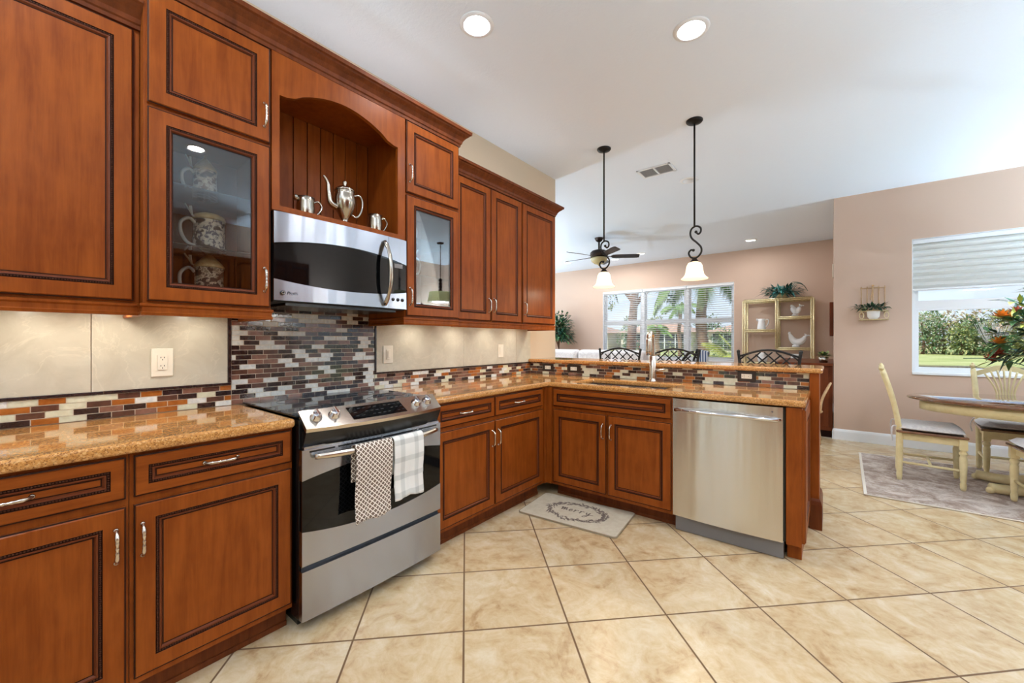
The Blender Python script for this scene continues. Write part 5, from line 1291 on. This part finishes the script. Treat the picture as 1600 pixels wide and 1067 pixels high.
bushy(c, (2.80, YR-.10, 1.635), (.22, .07, .06), 150, .075, .026, ['leaf_d', 'leaf_g', 'leaf_d'], 8, droop=.8)
# drum pendant over the table (seen mirrored in the narrow glass door)
c = thing('drum_pendant', 'green drum-shade pendant over the dining table, mirrored in the narrow glass door', 'pendant lamp', (4.02, 2.28, H))
X, Y = 4.02, 2.28
m = MB(); m.lathe([(0, H), (.065, H), (.06, H-.02), (0, H-.025)], (X, Y, 0), 20); obj('canopy', m, 'bronze', c)
m = MB(); m.tube([(X, Y, H-.02), (X, Y, 2.36)], .007, 8)
for k in range(4): m.ball((X, Y, 2.36-.062*k), .036, 12, 8)
obj('stem', m, 'bronze', c)
m = MB(); m.lathe([(.20, 2.14), (.235, 1.965), (.230, 1.965), (.195, 2.14), (.20, 2.14)], (X, Y, 0), 36); obj('drum_shade', m, 'drum', c)
m = MB(); m.lathe([(0, 1.966), (.226, 1.970), (.226, 1.974), (0, 1.974)], (X, Y, 0), 36); obj('diffuser', m, 'drum_b', c)

def fill_torchiere(label, x, y, k=1.0):  # lamps added out of view to throw fill light onto the ceiling
    c = thing('fill_floor_lamp', label, 'floor lamp', (x, y, 0), 'unseen open-topped floor lamps added for fill light')
    m = MB(); m.lathe([(0, 0), (.15, 0), (.15, .015), (.03, .03), (0, .03)], (x, y, 0), 28); obj('base', m, 'bronze', c)
    m = MB(); m.tube([(x, y, .02), (x, y, 1.36)], .012, 10); obj('pole', m, 'bronze', c)
    m = MB(); m.lathe([(.02, 1.35), (.10, 1.37), (.17, 1.43), (.19, 1.49), (.185, 1.49), (.165, 1.435), (.095, 1.378), (.02, 1.36), (.02, 1.35)], (x, y, 0), 32); obj('bowl', m, 'bronze', c)
    lamp_light('fill_floor_lamp_light', c, (x, y, 1.47), FILL_LAMP_W*k, .30, UP, rot=(pi, 0, 0))
fill_torchiere('unseen open-topped floor lamp added in the back right corner of the kitchen', 4.55, -4.0, 1.3)
fill_torchiere('open-topped floor lamp added beside the sliding door, outside the photo', 5.3, .35, .9)
fill_torchiere('open-topped floor lamp added in the dining corner, outside the photo', 5.35, 3.5, 1.0)
fill_torchiere('unseen open-topped floor lamp added behind the kitchen wall in the family room', -3.4, 1.7, 2.0)
fill_torchiere('unseen open-topped floor lamp added in the left corner of the family room', -4.15, 4.3, .9)
fill_torchiere('unseen open-topped floor lamp added in the back left corner of the kitchen', .5, -4.15, .45)
lamp_light('drum_lamp', bpy.data.objects['drum_pendant'], (X, Y, 1.955), 32, .3, (.78, .90, 1))
# cabinets across the kitchen, mirrored in the glass doors
def tall_cab(y0, y1, label):
    c = thing('tall_cabinet', label, 'cabinet', (5.3, (y0+y1)/2, 0)); m = MB(); m.box(5.0, XN-.001, y0, y1, 0, 2.44); obj('carcass', m, 'wood', c)
    Tm = lambda a, b, cc: (5.0-cc, -a, b); ym_ = (y0+y1)/2
    for a, b in ((y0, ym_), (ym_, y1)):
        for z0, z1 in ((.12, 1.38), (1.40, 2.42)): panel_door('door', c, Tm, -b+.006, -a-.006, z0, z1, beads=False)
tall_cab(-3.2, -2.2, 'tall cherry cabinet across the kitchen, mirrored in the large glass door')
tall_cab(-2.198, -1.2, 'tall cherry cabinet across the kitchen beside the refrigerator wall')
tall_cab(-1.198, -.2, 'tall cherry cabinet across the kitchen nearest the sliding door')

def added_back_cab(x0, x1, label):  # unseen cabinet added as a dark shape for steel reflections
    c = thing('tall_cabinet', label, 'cabinet', ((x0+x1)/2, -4.4, 0)); m = MB(); m.box(x0, x1, YB+.001, -4.12, 0, 2.44); obj('carcass', m, 'wood', c)
    Tm = lambda a, b, cc: (-a, -4.12+cc, b)
    for z0, z1 in ((.12, 1.38), (1.40, 2.42)): panel_door('door', c, Tm, -x1+.006, -x0-.006, z0, z1, beads=False)
added_back_cab(2.3, 2.9, 'added tall narrow cherry cabinet on the unseen back wall behind the camera')

# ------------------------------------------------------------------ outdoors
GZ = -.22
m = MB(); m.box(-60, 70, 6.70, 9.0, GZ-.3, GZ).box(2.62, 70, 4.05, 6.70, GZ-.3, GZ).box(15, 30, -12, 4.05, GZ-.3, GZ).box(5.85, 15, -12, -6, GZ-.3, GZ).box(-12, 5.85, -25, -4.72, GZ-.3, GZ); struct('ground_near', m, 'lawn')
m = MB(); m.box(5.85, 7.2, -6, 4.05, GZ-.3, GZ+.16).box(13, 15, -6, 4.05, GZ-.3, GZ+.16).box(7.2, 13, -6, -4.5, GZ-.3, GZ+.16).box(7.2, 13, 3.6, 4.05, GZ-.3, GZ+.16); struct('pool_deck', m, 'deck')
m = MB(); m.box(7.2, 13, -4.5, 3.6, GZ-.3, GZ+.08); struct('pool', m, 'pool')
m = MB(); m.box(-90, 110, 31.0, 160, GZ-.3, GZ+.02); struct('ground_far', m, 'lawn')
m = MB(); m.box(-90, 110, 9.0, 31.0, GZ-.4, GZ-.16); o_ = struct('pond', m, 'water')
m = MB()
G = []
rnd = random.Random(2)
for i in range(121):
    x = -60+i; w_ = rnd.uniform(-.35, .35); G.append([(x, 30.2+w_, GZ-.2), (x, 30.8+w_, GZ-.02+rnd.uniform(0, .06)), (x, 31.5, GZ+.03)])
m.grid(G, False); struct('pond_bank', m, 'bank', flip=False)
def clump(m, c, R_, n, L, Wd, rnd, k_=1):
    for i in range(n):
        m.mi = rnd.randrange(k_)
        a = rnd.uniform(0, 2*pi); zz = rnd.uniform(-1, 1); rr_ = sqrt(1-zz*zz)*rnd.uniform(.75, 1.05)
        d_ = Vector((rr_*cos(a), rr_*sin(a), zz)); p = Vector(c)+Vector((d_.x*R_[0], d_.y*R_[1], d_.z*R_[2]))
        m.leaf(p, d_+Vector((rnd.uniform(-.7, .7), rnd.uniform(-.7, .7), rnd.uniform(-.5, .8))), L*rnd.uniform(.6, 1.3), Wd*rnd.uniform(.7, 1.3), droop=.2)
def tree(name, label, x, y, h, r, mats, seed, group='trees beyond the lawn', dens=1.0, low=.12, leaf=.34):
    rnd = random.Random(seed); c = thing(name, label, 'tree', (x, y, GZ+.02), group)
    m = MB(); m.tube(spline([(x, y, GZ+.02), (x+.1, y, GZ+h*.3), (x-.08, y, GZ+h*.75)], 5), [.16-.010*k for k in range(11)], 8); obj('trunk', m, 'bark2', c)
    m = MB(); n_ = int(9*dens)+4
    for k in range(n_):
        zz = low+(.95-low)*(k+.5)/n_; w_ = r*sin(pi*(.22+.66*zz)); a = rnd.uniform(0, 2*pi)
        clump(m, (x+cos(a)*w_*.55, y+sin(a)*w_*.55, GZ+h*zz), (w_*.62, w_*.62, h*.17), int(110*dens), leaf, leaf*.5, rnd, len(mats))
    obj('crown', m, mats, c, flip=False)
T1, T2, T3 = ['leaf_t1', 'leaf_t1', 'leaf_g'], ['leaf_t2', 'leaf_t1'], ['leaf_t3', 'leaf_t2']
RT = [(10.1, 59, 4.5, 2.3, T1, 'broad green tree at the left side of the dining window'), (12.1, 62, 4.3, 1.7, T3, 'tan autumn tree behind the small yellow-green tree'),
      (12.6, 57, 2.9, 1.25, T2, 'small yellow-green tree in front of the hedge in the dining window'), (14.0, 60, 3.5, 1.5, T1, 'green tree left of the pale bare tree'),
      (16.4, 61, 4.2, 1.7, T3, 'pinkish autumn tree right of the pale bare tree'), (17.9, 59, 4.2, 2.0, T2, 'olive tree at the right edge of the dining window'),
      (15.2, 56.5, 1.7, 1.5, T1, 'low green bush below the pale bare tree'), (17.4, 55.5, 1.8, 1.6, T2, 'low olive bush behind the table flowers'), (21.5, 60, 4.6, 2.4, T1, 'green tree beyond the right photo edge'), (7.2, 60, 4.5, 2.2, T1, 'green tree hidden by the left frame of the dining window')]
for i, (x, y, h, r, mt_, lb) in enumerate(RT): tree('lawn_tree', lb, x, y, h, r, mt_, 50+i, leaf=.34)
for i, (x, h, mt_) in enumerate(((8, 4.2, T3), (11.6, 4.6, T3), (15.2, 4.9, T3), (18.8, 4.7, T1), (22.6, 4.8, T3))):
    tree('woodland_tree', ['tan', 'pale', 'russet', 'green', 'pinkish'][i]+' woodland tree in the back row, '+['leftmost', 'second from left', 'third from left', 'fourth from left', 'rightmost'][i]+' through the dining window', x, 66+5*(i % 2), h, 2.1, mt_, 80+i, 'woodland row behind the lawn', leaf=.42)
c = thing('bare_tree', 'pale leafless tree in the dining window', 'tree', (14.9, 57.5, GZ+.02)); m = MB(); rnd = random.Random(5)
for k in range(34):
    a = rnd.uniform(-.75, .75); b = rnd.uniform(-.4, .4); h_ = rnd.uniform(2.6, 4.3)
    m.tube(spline([(14.9, 57.5, GZ+.02+.6*rnd.random()), (14.9+a*h_*.3, 57.5+b, GZ+h_*.5), (14.9+a*h_*.55, 57.5+b*1.6, GZ+h_)], 4), [.04-.0038*j for j in range(9)], 5)
obj('branches', m, 'bare', c, flip=False)
# palms and trees beyond the family room window
def palm(label, x, y, h, tr, n, L, seed, droop=1.0, base_z=GZ, name='palm_tree', up=.6, mat='leaf_palm'):
    rnd = random.Random(seed); c = thing(name, label, 'palm tree', (x, y, base_z), 'palms beyond the family room window')
    m = MB(); pts = [(x+.06*sin(k*.9), y, base_z+h*k/10) for k in range(11)]; m.tube(pts, [tr*(1.15-.03*k+.06*(k % 2)) for k in range(11)], 12); obj('trunk', m, 'bark', c)
    for k in range(n):
        a = 2*pi*k/n+rnd.uniform(-.15, .15); e0 = rnd.uniform(up-.5, up+.45); spine = []; p = Vector((x, y, base_z+h)); d_ = Vector((cos(a)*cos(e0), sin(a)*cos(e0), sin(e0)))
        for j in range(15):
            spine.append(p.copy()); p = p+d_*L/14; d_ = (d_+Vector((0, 0, -.125*droop))).normalized()
        m = MB(); m.tube(spine, [.022-.0013*j for j in range(15)], 5)
        for j in range(1, 14):
            t_ = (spine[j+1]-spine[j]).normalized(); sd_ = t_.cross(Vector((0, 0, 1))); 
            if sd_.length < .05: sd_ = Vector((1, 0, 0))
            sd_.normalize(); ll = L*.26*sin(pi*(.12+.80*j/14))
            for q in range(3):
                b_ = spine[j].lerp(spine[j+1], q/3)
                for s_ in (-1, 1): m.leaf(b_, sd_*s_*.8+t_*.75+Vector((0, 0, -.55)), ll*rnd.uniform(.85, 1.1), .035*L/2+.012, droop=.55)
        obj('frond', m, mat, c, flip=False)
palm('tall palm with drooping fronds in the right pane of the family room window', -1.05, 12.2, 4.15, .17, 15, 2.5, 3, 1.3, up=.45)
palm('young feather palm low in the right pane of the family room window', .22, 10.9, .60, .10, 12, 1.35, 4, .8, mat='leaf_y', up=.95)
palm('slender palm across the pond in the middle pane', -8.0, 34, 4.3, .16, 12, 1.9, 6, 1.2)
palm('short palm across the pond beside the dark porch', -10.6, 36, 2.6, .2, 12, 1.7, 7, 1.0)
c = thing('shade_tree', 'brown-trunked tree with hanging leaves in the left panes', 'tree', (-3.75, 12.0, GZ), 'trees beyond the family room window')
m = MB(); m.tube(spline([(-3.55, 12.0, GZ), (-3.5, 12, 1.2), (-3.42, 12, 2.4), (-3.3, 12, 3.4), (-3.0, 12, 4.6)], 5), [.20-.005*k for k in range(21)], 10); m.tube(spline([(-3.42, 12, 2.5), (-2.9, 12.1, 3.1), (-2.2, 12.2, 3.5)], 5), [.10-.007*k for k in range(11)], 8); m.tube(spline([(-3.4, 12, 2.7), (-4.2, 11.9, 3.6), (-5.2, 11.9, 4.0)], 5), [.10-.007*k for k in range(11)], 8); obj('trunk', m, 'bark2', c)
m = MB(); rnd = random.Random(8)
for (x, z, rx, rz_, n_) in ((-4.5, 3.35, .55, .8, 260), (-5.6, 3.0, .40, .9, 220), (-2.1, 3.3, .45, .6, 200), (-3.4, 4.6, 1.4, .5, 300), (-6.1, 2.0, .25, .8, 120)):
    clump(m, (x, 12.0, z), (rx, .5, rz_), n_, .17, .06, rnd, 2)
obj('crown', m, ['leaf_d', 'leaf_t1'], c, flip=False)
def shrub(label, x, y, h, r, mats, seed, n_=240, lf=.16):
    rnd = random.Random(seed); c = thing('garden_shrub', label, 'shrub', (x, y, GZ), 'shrubs beyond the family room window'); m = MB(); m.tube([(x, y, GZ), (x, y, GZ+h*.5)], .04, 6); obj('stem', m, 'bark2', c)
    m = MB()
    for k in range(4): clump(m, (x+rnd.uniform(-.4, .4)*r, y, GZ+h*(.3+.17*k)), (r*.7, r*.7, h*.22), n_//4, lf, lf*.45, rnd, len(mats))
    obj('foliage', m, mats, c, flip=False)
shrub('yellow-green shrub in the lower left pane', -6.9, 32.5, 2.1, .55, ['leaf_y', 'leaf_palm'], 21)
shrub('dark green shrub low in the left pane', -4.3, 8.6, 1.15, .7, ['leaf_d', 'leaf_g'], 22)
shrub('pink-flowered shrub across the pond in the left pane', -11.5, 33.5, 1.5, .8, ['leaf_g', 'fl_pk', 'leaf_t1'], 23)
shrub('rounded green shrub across the pond in the middle pane', -13.4, 36, 2.4, 1.3, ['leaf_t1', 'leaf_g'], 24, 400, .3)
shrub('small light shrub across the pond below the slender palm', -8.4, 32.2, 1.3, .8, ['leaf_y', 'leaf_palm'], 25)
shrub('green shrub across the pond in the right pane', -5.2, 36, 2.4, 1.6, ['leaf_g', 'leaf_t1'], 26, 400, .3)
for i, (x, h) in enumerate(((-26, 5.2), (-21.5, 5.6), (-16.5, 5.0), (-11, 5.4), (-5, 5.2))):
    tree('backdrop_tree', ['leftmost', 'second', 'third', 'fourth', 'rightmost'][i]+' green tree behind the house across the pond, counted from the left', x*1.3, 68+5*(i % 2), h*1.0, 2.9, T1 if i % 2 else T2, 120+i, 'trees behind the house', leaf=.5)
def house(label, x0, x1, y0, y1, ez, rz_):
    c = thing('house', label, 'house', ((x0+x1)/2, y0, GZ+.02)); m = MB(); m.box(x0, x1, y0, y1, GZ+.02, ez); obj('walls', m, 'stucco', c)
    m = MB(); o2 = .7; d_ = (y1-y0)/2
    A = [(x0-o2, y0-o2, ez-.06), (x1+o2, y0-o2, ez-.06), (x1+o2, y1+o2, ez-.06), (x0-o2, y1+o2, ez-.06)]; B = [(x0+d_, (y0+y1)/2, rz_), (x1-d_, (y0+y1)/2, rz_)]
    m._add(A+B, [(0, 1, 5, 4), (1, 2, 5), (2, 3, 4, 5), (3, 0, 4), (3, 2, 1, 0)], False); obj('roof', m, 'roof', c)
    m = MB(); a, b = x0+(x1-x0)*.06, x0+(x1-x0)*.94; m.box(a, b, y0-.12, y0-.03, GZ+.3, ez-.25); sc_ = obj('screened_porch', m, 'screen', c)
    m = MB()
    for k in range(7): x = a+(b-a)*k/6; m.box(x-.06, x+.06, y0-.16, y0-.12, GZ+.1, ez-.25)
    m.box(a, b, y0-.16, y0-.12, 1.0, 1.1); obj('porch_posts', m, 'white', sc_)
house('tan house with clay tile roof across the pond in the middle pane', -22.0, -12.2, 54, 62, 2.45, 4.15)
house('tan house with clay tile roof across the pond in the left pane', -37, -24.6, 55, 63, 2.45, 4.1)
house('tan house with clay tile roof across the pond in the right pane', -10.6, -1.5, 56, 64, 2.45, 3.9)
